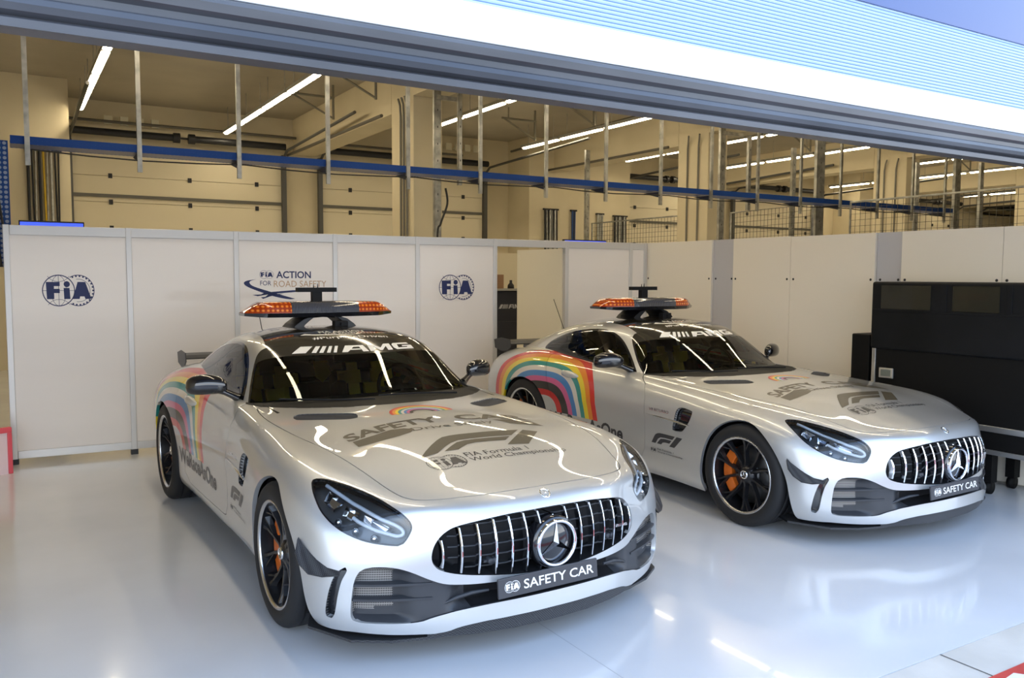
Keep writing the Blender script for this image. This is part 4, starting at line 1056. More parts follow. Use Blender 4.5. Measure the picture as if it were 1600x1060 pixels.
# right side
sidemap = lambda u, v: (Vector((u, 2, v)), Vector((0,-1,0)))
def side_decal(name, geo, m, parent, flipx=False):
    """drawn for the viewer standing on the car's right; built on the right side (y < 0)"""
    o = decal(name, geo, sidemap, SB, m, parent)
    me = o.data; nn = [Vector(l.normal) for l in me.corner_normals] if False else None
    vs = [(v.co.x, -v.co.y, v.co.z) for v in me.vertices]; fs = [tuple(reversed(p.vertices)) for p in me.polygons]
    m2 = bpy.data.meshes.new(name); m2.from_pydata(vs, [], fs); m2.polygons.foreach_set('use_smooth', [True]*len(fs)); m2.update(); m2.materials.append(m)
    o.data = m2; bpy.data.meshes.remove(me); return o
def shear2(g, k): return [(a, b+k*a) for a, b in g[0]], g[1]
doorR_ = [o for o in bpy.data.objects if o.name.startswith('door') and not o.name.startswith('door_')][1]
side_decal('door_lettering', shear2(box2d(text2d('WeRaceAsOne', bold=.03), -2.225, .355-.0, -1.245, .462), 0), DARKTXT, doorR_)
v_, f_ = f12d(); side_decal('side_racing_mark', box2d((v_, f_), -.905, .402, -.557, .486), DARKTXT, bodyo)
side_decal('side_roundel', box2d(fia2d(False), -.915, .330, -.852, .370), DARKTXT, bodyo)
side_decal('side_small_lettering', merge2d(box2d(text2d('FIA Formula 1'), -.838, .354, -.66, .368), box2d(text2d('World Championship'), -.838, .332, -.56, .348)), DARKTXT, bodyo)
side_decal('engine_script', box2d(text2d('V8 BITURBO'), -.94, .640, -.72, .660), CHROME, bodyo)
car['label'] = 'silver safety car nearest the camera, on the left'
car['category'] = 'car'; car['group'] = 'silver safety cars'
c2 = copy_tree(car); c2.location = (5.0659, 3.8789, 0); c2.rotation_euler = (0, 0, -1.5536)
c2['label'] = 'silver safety car on the right, beside the black flight case'
#@@ENDCAR
#@@ENV
# ================================================================== THE PIT GARAGE
CEIL = 5.0
FLOOR = mat('painted_floor', (.55,.56,.585), rough=.14, coat=.2, coat_rough=.03)
noise_var(FLOOR, (.61,.62,.64), (.68,.69,.71), scale=.9, detail=5, rough=(.10,.20), bump=.012, bscale=6)
BEIGE = mat('beige_wall_paint', (.66,.58,.40), rough=.7); noise_var(BEIGE, (.63,.55,.375), (.68,.60,.42), scale=1.2)
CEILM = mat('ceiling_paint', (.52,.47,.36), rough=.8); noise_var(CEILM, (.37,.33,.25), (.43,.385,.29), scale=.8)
PANEL = mat('white_panel', (.74,.70,.67), rough=.32, coat=.25); noise_var(PANEL, (.77,.725,.685), (.81,.765,.725), scale=.7, stretch=(.3,.3,3))
FRAMEM = mat('panel_frame', (.60,.59,.575), rough=.35, metal=.3)
RPANEL = mat('right_panel', (.82,.765,.66), rough=.38, coat=.2)
GALV = mat('galvanised_steel', (.55,.55,.52), rough=.42, metal=.75); noise_var(GALV, (.33,.33,.31), (.52,.52,.48), scale=7, lo=.4, hi=.6)
BLUE = mat('blue_tray_paint', (.012,.055,.24), rough=.4, coat=.3)
CABLE = mat('black_cable', (.012,.012,.012), rough=.5)
NAVY = mat('navy_print', (.012,.022,.105), rough=.5); TAN = mat('tan_print', (.50,.33,.20), rough=.5)
CONC = mat('concrete', (.48,.46,.42), rough=.8); noise_var(CONC, (.50,.47,.42), (.62,.585,.53), scale=2.2, detail=8, bump=.15)
def structure(o): o['kind'] = 'structure'; return o
mb = MB(); mb.box((-3.0,2.066,-.15),(40,19.5,0)); structure(mb.build('floor', FLOOR))
mb = MB(); mb.box((-14,-26,-.16),(44,2.062,-.002)); structure(mb.build('pit_lane', CONC))
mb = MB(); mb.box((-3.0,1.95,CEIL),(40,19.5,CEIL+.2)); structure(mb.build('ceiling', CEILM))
mb = MB(); mb.box((-3.0,18.3,0),(40,18.5,CEIL)); structure(mb.build('wall_back', BEIGE))
mb = MB(); mb.box((-3.2,1.95,0),(-3.0,19.5,CEIL)); structure(mb.build('wall_left', BEIGE))
mb = MB(); mb.box((40,1.95,0),(40.2,19.5,CEIL)); structure(mb.build('wall_right', BEIGE))
mb = MB(); mb.box((-2.99,16.6,0),(1.03,18.29,CEIL-.001)); structure(mb.build('wall_pier', BEIGE))
for k in range(3):
    x = 10.9+12.4*k; mb = MB(); mb.box((x,17.3,0),(x+3.1,18.29,CEIL-.001)); structure(mb.build('wall_pier', BEIGE))
# facade above the opening: outer wall, shutter
mb = MB(); mb.box((-3.2,2.20,3.45),(40,2.45,8)); structure(mb.build('wall_front', mat('facade', (.05,.10,.26), rough=.35)))
mb = MB(); mb.box((6.95,2.12,0),(40,2.3,3.45)); structure(mb.build('wall_front_lower', BEIGE))
SLAT = mat('shutter_slats', (.46,.58,.80), rough=.30, metal=.35, coat=.3)
mb = MB(); z = 2.375; prof = []
while z < 2.66: prof += [(2.080,z),(2.0745,z+.0015),(2.0725,z+.006),(2.0745,z+.0105),(2.080,z+.012)]; z += .0125
n = len(prof); vs = [(-2.99,y,zz) for y, zz in prof]+[(6.92,y,zz) for y, zz in prof]
mb.add(vs, [(i, i+1, n+i+1, n+i) for i in range(n-1)]); mb.box((-2.99,2.09,2.375),(6.92,2.12,3.45))
sh_ = empty('roller_shutter', (0,0,0), 0, 'roller shutter with pale ribbed slats, half lowered over the garage opening', 'shutter')
mb.build('slat_curtain', SLAT, sh_)
mb = MB(); mb.box((-2.99,2.066,2.276),(6.92,2.12,2.378)); mb.build('white_band', mat('white_band_paint', (.86,.86,.85), rough=.3, coat=.3), sh_, bevel=.003)
mb = MB(); prof = [(2.052,2.142),(2.052,2.160),(2.066,2.168),(2.050,2.176),(2.044,2.19),(2.050,2.204),(2.060,2.210),(2.060,2.226),(2.048,2.236),(2.046,2.256),(2.058,2.268),(2.070,2.276),(2.12,2.276),(2.12,2.142)]
n = len(prof); mb.add([(-2.99,y,zz) for y, zz in prof]+[(6.92,y,zz) for y, zz in prof], [(i, (i+1) % n, n+(i+1) % n, n+i) for i in range(n)])
br_ = mat('grey_bottom_rail', (.06,.06,.065), rough=.38, metal=0.0); noise_var(br_, (.045,.046,.052), (.085,.086,.095), scale=5, stretch=(.25,1,1), lo=.4, hi=.7); mb.build('bottom_rail', br_, sh_)
mb = MB(); mb.box((-2.99,2.068,2.66),(6.92,2.10,3.44)); mb.build('navy_band', mat('navy_band_blue', (.012,.05,.20), rough=.3, coat=.4), sh_)  # plain dark blue box covering the upper shutter, above the slats
# columns and beams
for k in range(5):
    x = 5.45+6.17*k
    mb = MB(); mb.box((x,12,0),(x+.49,12.85,CEIL-.001)); structure(mb.build('column', BEIGE, bevel=.01))
    mb = MB(); mb.box((x,10.5,4.40),(x+.49,11.999,CEIL-.002)); mb.box((x,12.851,4.25),(x+.49,18.29,CEIL-.002)); structure(mb.build('beam', BEIGE))
    mb = MB(); mb.box((x-.02,2.46,4.3),(x+.49,9.99,CEIL-.002)); structure(mb.build('beam', BEIGE))
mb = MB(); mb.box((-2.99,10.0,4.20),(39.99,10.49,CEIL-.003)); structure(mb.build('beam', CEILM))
# sectional doors in the back wall
DOORM = mat('door_panel_paint', (.70,.63,.46), rough=.5); BLK = mat('black_steel', (.015,.015,.017), rough=.45)
def sectional(x0, x1, n):
    d = structure(empty('door_%d' % n, (x0, 18.25, 0)))
    for k in range(8):
        z = .02+.505*k; mb = MB(); mb.box((0,-.045,z),(x1-x0,0,z+.498)); mb.build('door_section', DOORM, d, bevel=.004)
    mb = MB()
    for k in range(1, 8):
        for t in (.17,.53,.86): mb.box(((x1-x0)*t-.035,-.075,.02+.505*k-.045),((x1-x0)*t+.035,-.045,.02+.505*k+.045))
    mb.build('door_hinges', BLK, d)
    mb = MB(); mb.box((.03,-.085,3.14),(x1-x0-.03,-.046,3.20)); mb.build('stiffener', mat('stiffener_grey', (.13,.125,.105), rough=.5, metal=.4), d)
    for s in (0, x1-x0): 
        mb = MB(); mb.box((s-.05,-.16,0),(s+.04,-.05,4.2)); mb.tube([(s,-.10,3.95),(s,-.14,4.15),(s,-.35,4.27),(s,-4.4,4.42)], .03, 6); mb.build('door_track', mat('dark_track', (.10,.10,.095), rough=.5, metal=.5), d)
    mb = MB(); mb.tube([(0,-.25,4.36),((x1-x0)*.46,-.25,4.36)], .07, 12); mb.tube([((x1-x0)*.54,-.25,4.36),(x1-x0,-.25,4.36)], .07, 12); mb.tube([(0,-.25,4.36),(x1-x0,-.25,4.36)], .02, 8)
    mb.tube([((x1-x0)*.45,-.25,4.36),((x1-x0)*.48,-.25,4.36)], .10, 12); mb.tube([((x1-x0)*.52,-.25,4.36),((x1-x0)*.55,-.25,4.36)], .10, 12); mb.build('torsion_shaft', BLK, d)
    mb = MB(); mb.box((0,-.03,4.07),(x1-x0,0,4.12)); mb.build('door_seal', BLK, d)
for n, (x0, x1) in enumerate(((1.12,5.2),(6.0,10.15),(14.35,17.6),(18.6,22.4),(27,30),(31.5,35))): sectional(x0, x1, n+1)
# ceiling lights
TUBE = mat('lamp_tube', (1,1,1), emit=(1.0,.84,.58), strength=29.0)
def light_unit(name, x, y, lab):
    t = empty(name, (x, y, 4.5), 0, lab, 'ceiling light', 'fluorescent ceiling lights')
    mb = MB(); mb.box((-.06,-.73,.012),(.06,.73,.07)); mb.build('housing', mat('lamp_housing_grey', (.35,.34,.30), rough=.5), t)
    mb = MB(); n = 8; vs = []
    for e_ in (-.67,.67):
        for k in range(n+1):
            a = math.pi+math.pi*k/n; vs.append((.052*math.cos(a), e_, .012+.030*math.sin(a)))
    mb.add(vs, [(k, k+1, n+2+k, n+1+k) for k in range(n)]+[tuple(range(n+1)), tuple(range(2*n+1, n, -1))], smooth=False); mb.build('diffuser', TUBE, t)
    mb = MB(); mb.tube([(0,-.5,.07),(0,-.5,.499)], .006, 6); mb.tube([(0,.5,.07),(0,.5,.499)], .006, 6); mb.build('hanger', GALV, t)
    return t
LX = [1.21, 3.93, 7.19, 10.05, 13.3, 16.3, 19.7, 22.5, 26.2, 28.8]
proto = None
for r, x in enumerate(LX):
    far = 17.1 if r % 2 else 15.9
    if r == 3: far = 15.5
    y = far; k = 0
    while y > 3.0:
        if abs(y-10.25) < .0: pass
        if not (r > 3 and y < 9.0):
            lab = 'fluorescent batten in the ceiling row over the %s, warm white' % ['leftmost bay', 'second row from the left', 'third row from the left', 'fourth row from the left', 'fifth row from the left', 'sixth row', 'seventh row', 'eighth row', 'ninth row', 'far right row'][r]
            if proto is None: t = proto = light_unit('fluorescent_light', x, y, lab)
            else:
                t = copy_tree(proto); t.location = (x, y, 4.5); t['label'] = lab
            nm = ['leftmost ceiling row', 'second ceiling row from the left', 'third ceiling row from the left', 'fourth ceiling row from the left', 'fifth ceiling row from the left', 'sixth ceiling row from the left', 'seventh ceiling row from the left', 'eighth ceiling row from the left', 'ninth ceiling row from the left', 'last ceiling row on the right'][r]
            t['label'] = 'lit fluorescent tube light in the %s' % nm; t['group'] = 'fluorescent lights in the %s' % nm
        y -= 1.50; k += 1
# blue cable tray on hangers
BT = holes_mat('blue_perforated_tray', (.012,.055,.25), (.20,.26,.38), 26)
tr = empty('cable_tray', (0, 9.5, 2.87), 0, 'long blue perforated cable tray hanging across the garage on steel rods', 'cable tray')
mb = MB(); mb.box((.08,-.16,0),(15.3,.16,.008)); mb.build('tray_floor', BLUE, tr)
mb = MB(); mb.box((.08,-.168,-.002),(15.3,-.16,.075)); mb.box((.08,.16,-.002),(15.3,.168,.075)); mb.build('tray_side', BT, tr)
mb = MB(); 
for j in range(5): mb.tube([(.1+1.0*i, -.10+.05*j+.012*math.sin(i*1.7+j), .022+.008*math.sin(i+j)) for i in range(16)], .012, 6)
mb.tube([(.25+.5*i, -.19, -.05-.035*abs(math.sin(i*.8))) for i in range(31)], .008, 6); mb.build('tray_cables', CABLE, tr)
for i in range(16):
    x = .22+.985*i; mb = MB()
    mb.box((x-.022,-.20,-.20),(x+.022,-.165,1.32 if True else 0)); mb.build('tray_hanger', GALV, tr)
    mb = MB(); mb.prism([(x-.02,-.16,-.012),(x-.02,.17,-.012),(x-.02,-.16,-.09)], (.04,0,0)); mb.build('tray_bracket', mat('blue_bracket', (.02,.03,.07), rough=.5), tr)
# perforated blue drop at the left end
lt = empty('cable_riser', (-.06, 9.25, 1.9), 0, 'blue perforated cable riser hanging down at the left edge', 'cable tray')
mb = MB(); mb.box((-.60,0,-.2),(.12,.02,.98)); mb.build('riser_plate', holes_mat('blue_riser', (.012,.05,.20), (.25,.30,.42), 22), lt)
mb = MB(); mb.tube([(-.12,-.02,.98),(-.05,-.03,.5),(.03,-.02,-.2)], .014, 6); mb.tube([(-.02,-.02,1.0),(.02,-.03,.5),(.10,-.02,-.2)], .012, 6); mb.build('riser_cable', CABLE, lt)
# galvanised stands: posts from floor to ceiling height
def gpost(x, y, w, z1=4.19, z0=0.0, lab='galvanised steel post', name='steel_post', arm=None):
    t = empty(name, (x, y, z0), 0, lab, 'post')
    mb = MB(); d = .06; mb.box((-w/2,0,0),(w/2,.004,z1-z0)); mb.box((-w/2,0,0),(-w/2+.004,d,z1-z0)); mb.box((w/2-.004,0,0),(w/2,d,z1-z0)); mb.build('upright', GALV, t)
    mb = MB()
    for k in range(int((z1-z0)/.25)): mb.box((-.006,-.0015,.1+.25*k),(.006,.001,.13+.25*k))
    mb.build('slots', BLK, t)
    if arm:
        mb = MB(); mb.box((-.02,-.03,arm[1]-z0-.03),(arm[0],.03,arm[1]-z0+.03)); mb.build('arm', GALV, t)
    return t
gpost(5.62, 11.5, .11, 4.399, lab='galvanised post standing against the first beige column', arm=(.34,4.3))
gpost(5.90, 11.3, .06, 4.398, 3.0, lab='short galvanised drop post beside the first beige column', name='drop_post', arm=(-.25,3.1))
gpost(11.45, 11.45, .12, 4.399, lab='galvanised post standing against the second beige column', arm=(.5,4.3))
gpost(12.0, 11.3, .07, 4.28, 2.9, lab='short galvanised drop post beside the second beige column', name='drop_post')
gpost(13.45, 11.5, .10, 4.2, lab='slim galvanised post behind the mesh fence panel')
gpost(12.12, 9.95-.16, .20, 4.199, lab='wide galvanised post rising over the right partition')
gpost(15.62, 9.45, .17, 4.199, lab='tall galvanised post over the right end of the partition')
gpost(18.6, 10.7, .12, 4.199, lab='galvanised post close to the right edge of the picture')
gpost(17.4, 11.45, .12, 4.2, lab='galvanised post standing against the third beige column')
# conduits on the columns
for k in range(3):
    x = 5.45+6.17*k
    for j, dy in enumerate((.18,.30,.42) if k == 0 else (.25,.55)):
        mb = MB(); mb.tube([(x-.03,12+dy,0),(x-.03,12+dy,4.15),(x-.06,12+dy-.05,4.3),(x-.12,12+dy-.12,4.38)], .018, 8)
        o = mb.build('conduit', mat('conduit_grey', (.20,.19,.16), rough=.5)); tag(o, ['dark conduit on the side of the first beige column','pipe on the side of the second beige column','pipe on the side of the third beige column'][k], 'pipe', 'conduits on column %s' % ['one','two','three'][k])
mb = MB(); mb.tube([tuple(p) for p in catmull([(5.70,11.40,2.95),(5.72,11.38,2.72),(5.60,11.36,2.42),(5.54,11.36,2.1),(5.54,11.36,0.02)], 6, False)], .016, 6); tag(mb.build('loose_cable', CABLE), 'thin black cable hanging down beside the first column', 'cable')
# triangular steel brackets hanging from the ceiling
for (x, y, lab) in ((4.75,12.6,'nearer triangular steel bracket under the ceiling left of the first beam'), (4.75,14.6,'farther triangular steel bracket under the ceiling left of the first beam'), (9.0,12.6,'nearer triangular steel bracket under the ceiling of the second bay'), (9.0,14.6,'farther triangular steel bracket under the ceiling of the second bay'), (14.9,12.6,'triangular steel bracket under the ceiling of the third bay'), (21,12.6,'triangular steel bracket under the ceiling of the fourth bay')):
    mb = MB(); mb.tube([(x-.45,y,4.78),(x+.35,y,4.78)], .022, 6); mb.tube([(x-.40,y,4.77),(x+.33,y,4.42)], .018, 6); mb.tube([(x+.33,y,4.40),(x+.33,y,4.999)], .022, 6); mb.tube([(x-.3,y,4.78),(x-.3,y,4.999)], .015, 6)
    tag(mb.build('ceiling_bracket', mat('bracket_steel', (.22,.20,.15), rough=.5, metal=.3)), lab, 'bracket')
gpost(10.6, 14.5, .10, 4.3, lab='galvanised post in front of the middle back pier')
# cable bundles on the back walls
def bundle(x, y, lab, w=.30, z1=3.42, cols=None, n=8):
    t = empty('cable_bundle', (x, y, 0), 0, lab, 'cable rack'); mb = MB(); mb.box((-w/2-.05,-.06,z1-.04),(w/2+.05,0,z1)); mb.build('rack_top', BLK, t)
    cols = cols or [BLK, GALV, BLK, GALV, mat('grey_cable', (.25,.25,.23), rough=.6)]
    for k in range(n):
        mb = MB(); xx = -w/2+w*k/(n-1); mb.tube([(xx,-.04,z1-.03),(xx+.02*math.sin(k*2.1),-.05,z1*.6),(xx-.015*math.cos(k*1.3),-.05,.02)], .016 if k % 3 else .026, 6); mb.build('cable', cols[k % len(cols)], t)
bundle(.62, 16.59, 'dark cable rack with a yellow line on the left pier, behind the tray', .46, 3.78, [BLK, BLK, GALV, BLK, mat('yellow_cable', (.65,.42,.02), rough=.5), GALV, GALV, BLK, BLK], 9)
bundle(11.5, 17.28, 'cable rack on the middle back pier, nearest the door', .34, 3.3); bundle(12.18, 17.28, 'narrow cable riser between two racks on the back pier', .08, 3.3, [mat('blue_cable', (.02,.06,.2)), BLK], 3)
bundle(13.0, 17.28, 'pale cable riser on the middle back pier', .14, 3.25, [GALV], 4); bundle(13.65, 17.28, 'thick black cable rack at the right of the back pier', .36, 3.22)
# switch boxes above the first back door, pipes under the ceiling
for k in range(4):
    mb = MB(); mb.box((1.72+.28*k,18.0,4.52),(1.86+.28*k,18.06,4.68)); mb.tube([(1.79+.28*k,18.05,4.6),(1.79+.28*k,18.3,4.6)], .01, 6); tag(mb.build('junction_box', mat('cream_plastic', (.70,.66,.5), rough=.5), bevel=.01), 'cream junction box in the row above the first back door', 'junction box', 'cream junction boxes above the first back door')
for k in range(4):
    mb = MB(); mb.box((9.02+.25*k,18.0,4.62),(9.17+.25*k,18.06,4.78)); mb.tube([(9.09+.25*k,18.05,4.7),(9.09+.25*k,18.3,4.7)], .01, 6); tag(mb.build('junction_box', mat('cream_plastic'), bevel=.01), 'cream junction box in the row above the second back door', 'junction box', 'cream junction boxes above the second back door')
for (P, lab) in (([(1.1,17.9,4.55),(5.4,17.9,4.55)], 'thin conduit running above the first back door'), ([(6.0,17.9,4.5),(9.4,17.9,4.5)], 'thin conduit running above the second back door'),
                 ([(10.75,17.9,4.7),(10.6,15.0,4.72),(10.6,12.9,4.75)], 'pipe running under the ceiling beside the back pier'), ([(1.25,11.4,4.75),(3.5,12.2,4.62),(6.0,12.4,4.72)], 'dark cable drooping under the ceiling between the light rows'),
                 ([(5.3,12.9,4.22),(5.3,18.2,4.22)], 'rail fixed along the first ceiling beam'), ([(11.4,12.9,4.22),(11.4,18.2,4.22)], 'rail fixed along the second ceiling beam')):
    mb = MB(); mb.tube([tuple(p) for p in catmull(P, 8, False)], .028, 8); tag(mb.build('ceiling_pipe', mat('dark_pipe', (.10,.09,.07), rough=.5)), lab, 'pipe')
# mesh fence panels behind the right partition
def fence(a, b, z0, z1, lab):
    a, b = Vector((*a, 0)), Vector((*b, 0)); L_ = (b-a).length; t = empty('mesh_fence', (a.x, a.y, 0), math.atan2(b.y-a.y, b.x-a.x), lab, 'fence')
    mb = MB(); mb.tube([(0,0,0),(0,0,z1),(L_,0,z1),(L_,0,0)], .022, 8); mb.tube([(0,0,z0),(L_,0,z0)], .014, 6); mb.build('fence_frame', GALV, t)
    mb = MB(); k = .1
    while k < L_: mb.tube([(k,0,z0),(k,0,z1)], .0035, 4, caps=False); k += .10
    z = z0
    while z < z1: mb.tube([(0,0,z),(L_,0,z)], .0035, 4, caps=False); z += .10
    mb.build('wire_mesh', mat('dark_wire', (.10,.095,.08), rough=.5, metal=.5), t)
fence((11.98,16.2),(11.94,12.84), 1.9, 2.9, 'wire mesh fence panel left of the second column')
fence((12.24,12.0),(11.92,9.78), 1.9, 2.9, 'wire mesh fence panel right of the second column')
fence((12.16,9.2),(11.96,5.2), 1.9, 2.9, 'long wire mesh fence running towards the opening behind the right partition')
# ---------------------------------------------------------------- white partition wall
def wl(x): return 8.29-.04*x
pr = empty('partition_wall', (0,0,0), 0, 'white framed partition wall with the round club logos behind the cars', 'partition')
pr['label'] = 'white framed partition wall carrying three blue printed emblems behind the cars'
posts = [0.015,.955,1.885,2.845,3.735,4.66,5.60,6.52,6.74]
Rw = math.atan(-.04)
def wbox(mb, x0, x1, z0, z1, d0, d1, mi=0):
    M_ = Matrix.Translation((0,8.29,0)) @ Matrix.Rotation(Rw, 4, 'Z'); k = 1/math.cos(Rw)
    mb.box((x0*k, d0, z0), (x1*k, d1, z1), mi, M_)
for a, b in zip(posts[:-1], posts[1:]):
    if abs(a-4.66) < .01: continue
    if abs(a-0.015) < .01 and False: pass
    mb = MB(); wbox(mb, a+.02, b-.02, .07, 1.97, -.006, .02); mb.build('wall_panel', PANEL, pr)
for x in posts: 
    mb = MB(); wbox(mb, x-.024, x+.024, .035, 2.05, -.018, .032); mb.build('frame_post', FRAMEM, pr, bevel=.004)
mb = MB(); wbox(mb, .04, 6.74, 1.965, 2.048, -.014, .03); mb.build('top_rail', FRAMEM, pr, bevel=.004)
mb = MB(); wbox(mb, .04, 4.66, .045, .115, -.014, .03); wbox(mb, 5.60, 6.74, .045, .115, -.014, .03); mb.build('bottom_rail', FRAMEM, pr, bevel=.004)
mb = MB(); 
for x in posts: wbox(mb, x-.03, x+.03, 0, .046, -.03, .04)
mb.build('levelling_foot', BLK, pr)
WM = Matrix.Translation((0,8.29,0)) @ Matrix.Rotation(Rw, 4, 'Z') @ Matrix(((1,0,0,0),(0,0,1,-.0075),(0,1,0,0),(0,0,0,1)))
flat('club_emblem', box2d(fia2d(), .265, 1.355, .670, 1.630), pr, NAVY, WM)
flat('club_emblem', box2d(fia2d(), 3.985, 1.375, 4.405, 1.650), pr, NAVY, WM)
flat('campaign_emblem', box2d(fia2d(False), 2.10, 1.60, 2.235, 1.68), pr, NAVY, WM)
flat('campaign_lettering', merge2d(box2d(text2d('ACTION', bold=.02), 2.26, 1.605, 2.60, 1.675), box2d(text2d('FOR'), 2.105, 1.535, 2.21, 1.580)), pr, NAVY, WM)
flat('campaign_lettering', box2d(text2d('ROAD SAFETY'), 2.235, 1.520, 2.755, 1.582), pr, TAN, WM)
sw1 = [tuple(p) for p in catmull([(2.07,1.595),(1.98,1.58),(1.952,1.555),(1.99,1.52),(2.10,1.475),(2.25,1.425),(2.38,1.40),(2.44,1.405)], 5, False)]
sw2 = [tuple(p) for p in catmull([(2.42,1.410),(2.30,1.445),(2.15,1.490),(2.04,1.528),(2.005,1.560),(2.02,1.58),(2.07,1.595)], 5, False)]
flat('campaign_swoosh', merge2d(polyg(sw1+sw2[1:-1]), polyg([(2.03,1.445),(2.20,1.452),(2.50,1.475),(2.58,1.49),(2.42,1.488),(2.15,1.468),(2.08,1.432)]), polyg([(2.11,1.42),(2.2,1.43),(2.33,1.455),(2.18,1.448),(2.13,1.405)])), pr, NAVY, WM)
# ajar door leaf
mb = MB(); M_ = Matrix.Translation((5.58, 8.10, 0)) @ Matrix.Rotation(math.radians(180-84), 4, 'Z'); mb.box((0,-.018,.05),(.86,.018,1.96), 0, M_)
o = tag(structure(mb.build('partition_door', mat('cream_door', (.74,.68,.54), rough=.5))), None); del o['kind']; tag(o, 'cream partition door leaf standing ajar beside the emblem wall', 'door')
# right partition
rp = empty('side_partition', (0,0,0), 0, 'long plain white partition wall along the right, behind the second car', 'partition')
ry = [8.02,6.90,6.58,5.80,4.84,4.58,3.70,2.10]
for k, (a, b) in enumerate(zip(ry[:-1], ry[1:])):
    grey = k in (1, 4); mb = MB(); xo = .025 if grey else 0; mb.box((6.765+xo,b+.002,.02),(6.80+xo,a-.002,2.045 if k > 2 else 2.05)); mb.build('wall_panel', mat('grey_strip', (.50,.50,.53), rough=.45) if grey else RPANEL, rp)
    mb = MB()
    for yy in (a-.04, b+.04): mb.lathe([(0,-.004),(.010,-.003),(.012,0)], 10, 'x', c=(6.765+xo,yy,1.62))
    mb.build('rivet', BLK, rp)
mb = MB(); mb.box((6.83,2.1,0),(6.86,8.0,2.0)); mb.build('backing_board', RPANEL, rp)
# ---------------------------------------------------------------- behind the door gap
cb = empty('equipment_cabinet', (6.25,10.5,0), 0, 'black equipment cabinet seen through the gap in the partition', 'cabinet')
mb = MB(); mb.box((-.75,-.3,0),(.55,.3,1.43)); mb.build('cabinet_body', mat('cabinet_black', (.018,.02,.028), rough=.4), cb, bevel=.01)
mb = MB(); mb.box((-.78,-.33,1.432),(.58,.33,1.46)); mb.build('cabinet_top', mat('cabinet_top_grey', (.35,.34,.3), rough=.5), cb)
for z in (.35,.8): 
    mb = MB(); mb.box((-.7,-.315,z-.2),(.5,-.302,z+.2)); mb.build('drawer', mat('cabinet_black'), cb, bevel=.006)
flat('cabinet_script', box2d(amg2d(), -.32, 1.18, .12, 1.24), cb, mat('silver_script', (.45,.45,.45), rough=.4), Matrix(((1,0,0,0),(0,0,1,-.302),(0,1,0,0),(0,0,0,1))))
mb = MB(); mb.box((5.85,10.35,1.461),(6.10,10.6,1.66)); tag(mb.build('cardboard_box', mat('cardboard', (.33,.19,.10), rough=.8)), 'brown cardboard box on top of the black cabinet', 'box')
mb = MB(); mb.lathe([(0,0),(.05,.0),(.045,.05),(.02,.08),(.02,.12),(0,.12)], 14, 'z', c=(6.25,10.4,1.461)); tag(mb.build('spray_bottle', BLK), 'small dark bottle beside the cardboard box on the cabinet', 'bottle')
mb = MB(); mb.box((5.2,12.9,0),(9.5,12.95,2.05)); structure(mb.build('wall_inner', mat('inner_partition', (.72,.64,.46), rough=.6)))
for (x0, x1, y, lab) in ((.12,.66,9.0,'blue lit display panel peeping over the partition at far left'), (6.35,7.05,9.2,'blue lit display panel peeping over the partition in the middle'), (7.3,7.75,9.6,'small blue lit display panel peeping over the partition, right of the larger one')):
    t = empty('display_screen', (x0, y, 0), 0, lab, 'screen'); mb = MB(); mb.box(((x1-x0)/2-.03,.02,.02),((x1-x0)/2+.03,.06,1.8)); mb.box(((x1-x0)/2-.2,-.15,0),((x1-x0)/2+.2,.2,.02)); mb.build('stand', BLK, t); mb = MB(); mb.box((0,0,1.70),(x1-x0,.05,2.13)); mb.build('bezel', BLK, t, bevel=.004)
    mb = MB(); mb.box((.01,-.004,1.71),(x1-x0-.01,-.001,2.115)); mb.build('screen', mat('blue_screen', (.02,.05,.4), emit=(.05,.10,.9), strength=1.4), t)
# ---------------------------------------------------------------- flight cases
fc = empty('flight_case', (6.3,3.3,0), 0, 'big black flight case with soft cover against the right partition', 'flight case')
CB = mat('case_black', (.005,.005,.005), rough=.6, spec=.2); CV = mat('cover_vinyl', (.010,.011,.013), rough=.5, spec=.25); ALU = mat('aluminium_edge', (.55,.55,.54), rough=.3, metal=.85)
noise_var(CV, (.004,.005,.006), (.007,.008,.010), scale=3, bump=.25, bscale=5)
mb = MB(); mb.box((0,-1.2,.52),(.44,1.19,1.10)); mb.build('upper_box', CB, fc, bevel=.006)
mb = MB(); mb.box((.0,-1.2,.345),(.44,1.15,.49)); mb.build('lower_box', CB, fc, bevel=.006)
mb = MB(); mb.box((-.014,-1.22,.485),(.45,1.2,.53)); mb.box((-.014,-1.22,.315),(.45,1.2,.35)); mb.box((-.010,1.165,.53),(.03,1.2,1.05)); mb.build('edge_trim', ALU, fc, bevel=.003)
mb = MB(); mb.box((-.02,-1.25,1.04),(.455,1.215,1.605)); cvr = mb.build('soft_cover', CV, fc, bevel=.02, seg=3)
mb = MB(); mb.box((-.026,-1.25,1.355),(-.018,1.2,1.375)); mb.box((-.026,.55,1.37),(-.019,.60,1.59)); mb.box((-.026,.05,1.37),(-.019,.09,1.59)); mb.build('cover_hem', CV, cvr, bevel=.002)
for a, b in ((.68,1.12),(.14,.50)):
    mb = MB(); mb.box((-.0255,a,1.38),(-.0215,b,1.575)); mb.build('clear_pocket', mat('clear_vinyl', (.018,.018,.012), rough=.25, coat=.25), cvr)
mb = MB(); mb.box((-.022,.99,.80),(-.004,1.12,.885)); mb.build('latch', ALU, fc, bevel=.004)
mb = MB(); mb.box((-.024,1.01,.815),(-.020,1.10,.87)); mb.build('latch_recess', mat('latch_dark', (.2,.22,.2), rough=.4, metal=.5), fc)
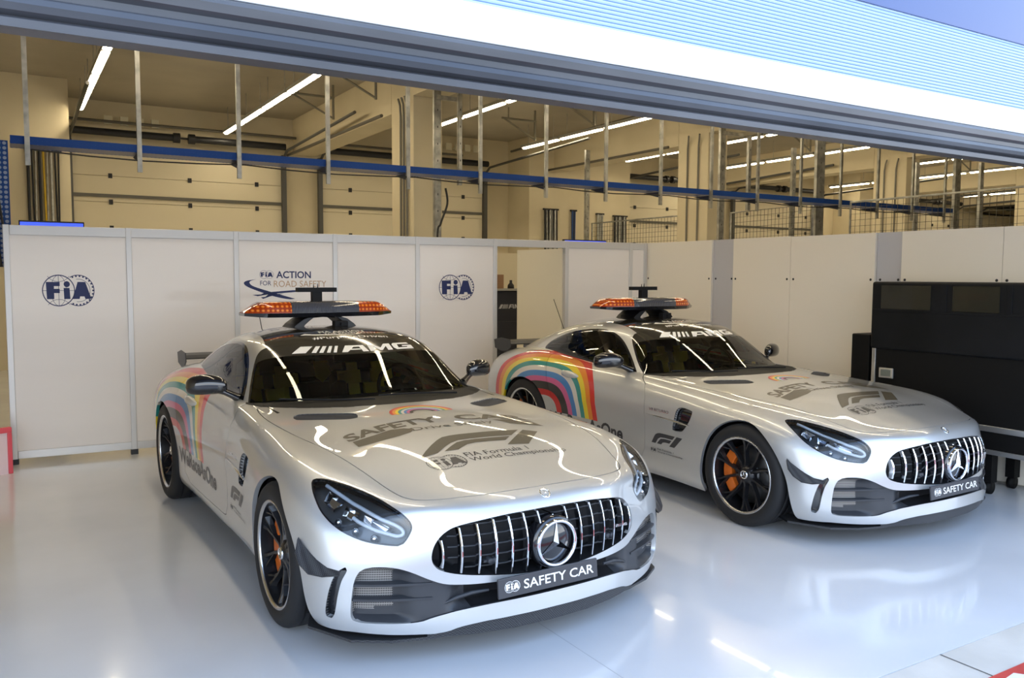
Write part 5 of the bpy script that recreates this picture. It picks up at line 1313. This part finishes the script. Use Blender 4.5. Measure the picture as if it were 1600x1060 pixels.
for (x, y) in ((.06,1.05),(.38,1.05),(.06,.2),(.38,.2),(.06,-.9),(.38,-.9)):
    mb = MB(); mb.lathe([(0,-.02),(.05,-.02),(.05,.02),(0,.02)], 18, 'y', c=(x,y,.05)); mb.box((x-.04,y-.035,.09),(x+.04,y+.035,.316)); mb.build('castor', CB, fc)
fc2 = empty('speaker_case', (6.42,4.62,0), 0, 'small black case tucked behind the far end of the big flight case', 'flight case')
mb = MB(); mb.box((-.08,-.06,.03),(.30,.12,1.15)); mb.build('case_body', CB, fc2, bevel=.01); mb = MB(); mb.box((-.06,-.04,0),(.28,.10,.03)); mb.build('case_foot', BLK, fc2)
# ---------------------------------------------------------------- left edge: red and white board
rb_ = empty('barrier_board', (-.13,7.9,0), math.radians(20), 'white board with red rim leaning at the left edge of the picture', 'board')
mb = MB(); mb.box((-.42,-.02,.0),(.10,.0,.36)); mb.build('board_face', mat('board_white', (.80,.62,.64), rough=.4), rb_)
mb = MB(); mb.box((-.44,-.03,.34),(.13,.01,.385)); mb.box((.095,-.03,0),(.13,.01,.34)); mb.build('board_rim', mat('board_red', (.75,.10,.13), rough=.4), rb_, bevel=.006)
# pit lane markings
RED = mat('red_kerb_paint', (.50,.045,.035), rough=.6); noise_var(RED, (.42,.035,.03), (.58,.06,.045), scale=6)
mb = MB(); mb.box((-14,1.20,-.001),(44,1.83,.003)); structure(mb.build('red_stripe', RED))
mb = MB()
for k in range(8): mb.prism([(3.44+.35*k,1.79,.0035),(3.52+.35*k,1.80,.0035),(3.60+.35*k,1.70,.0035),(3.52+.35*k,1.69,.0035)], (0,0,.0005))
structure(mb.build('white_marks', mat('white_mark', (.75,.72,.70), rough=.6)))
mb = MB()
for k in range(-3, 12): mb.box((3.425+2.4*k,1.83,-.001),(3.431+2.4*k,2.062,.0002))
structure(mb.build('concrete_joint', mat('joint', (.12,.11,.10), rough=.9)))
mb = MB()
for k in range(4): mb.box((-1.9+4.0*k,2.07,.0002),(-1.897+4.0*k,18,.0006))
structure(mb.build('floor_joint', mat('joint_floor', (.42,.43,.45), rough=.5)))
#@@ENDENV
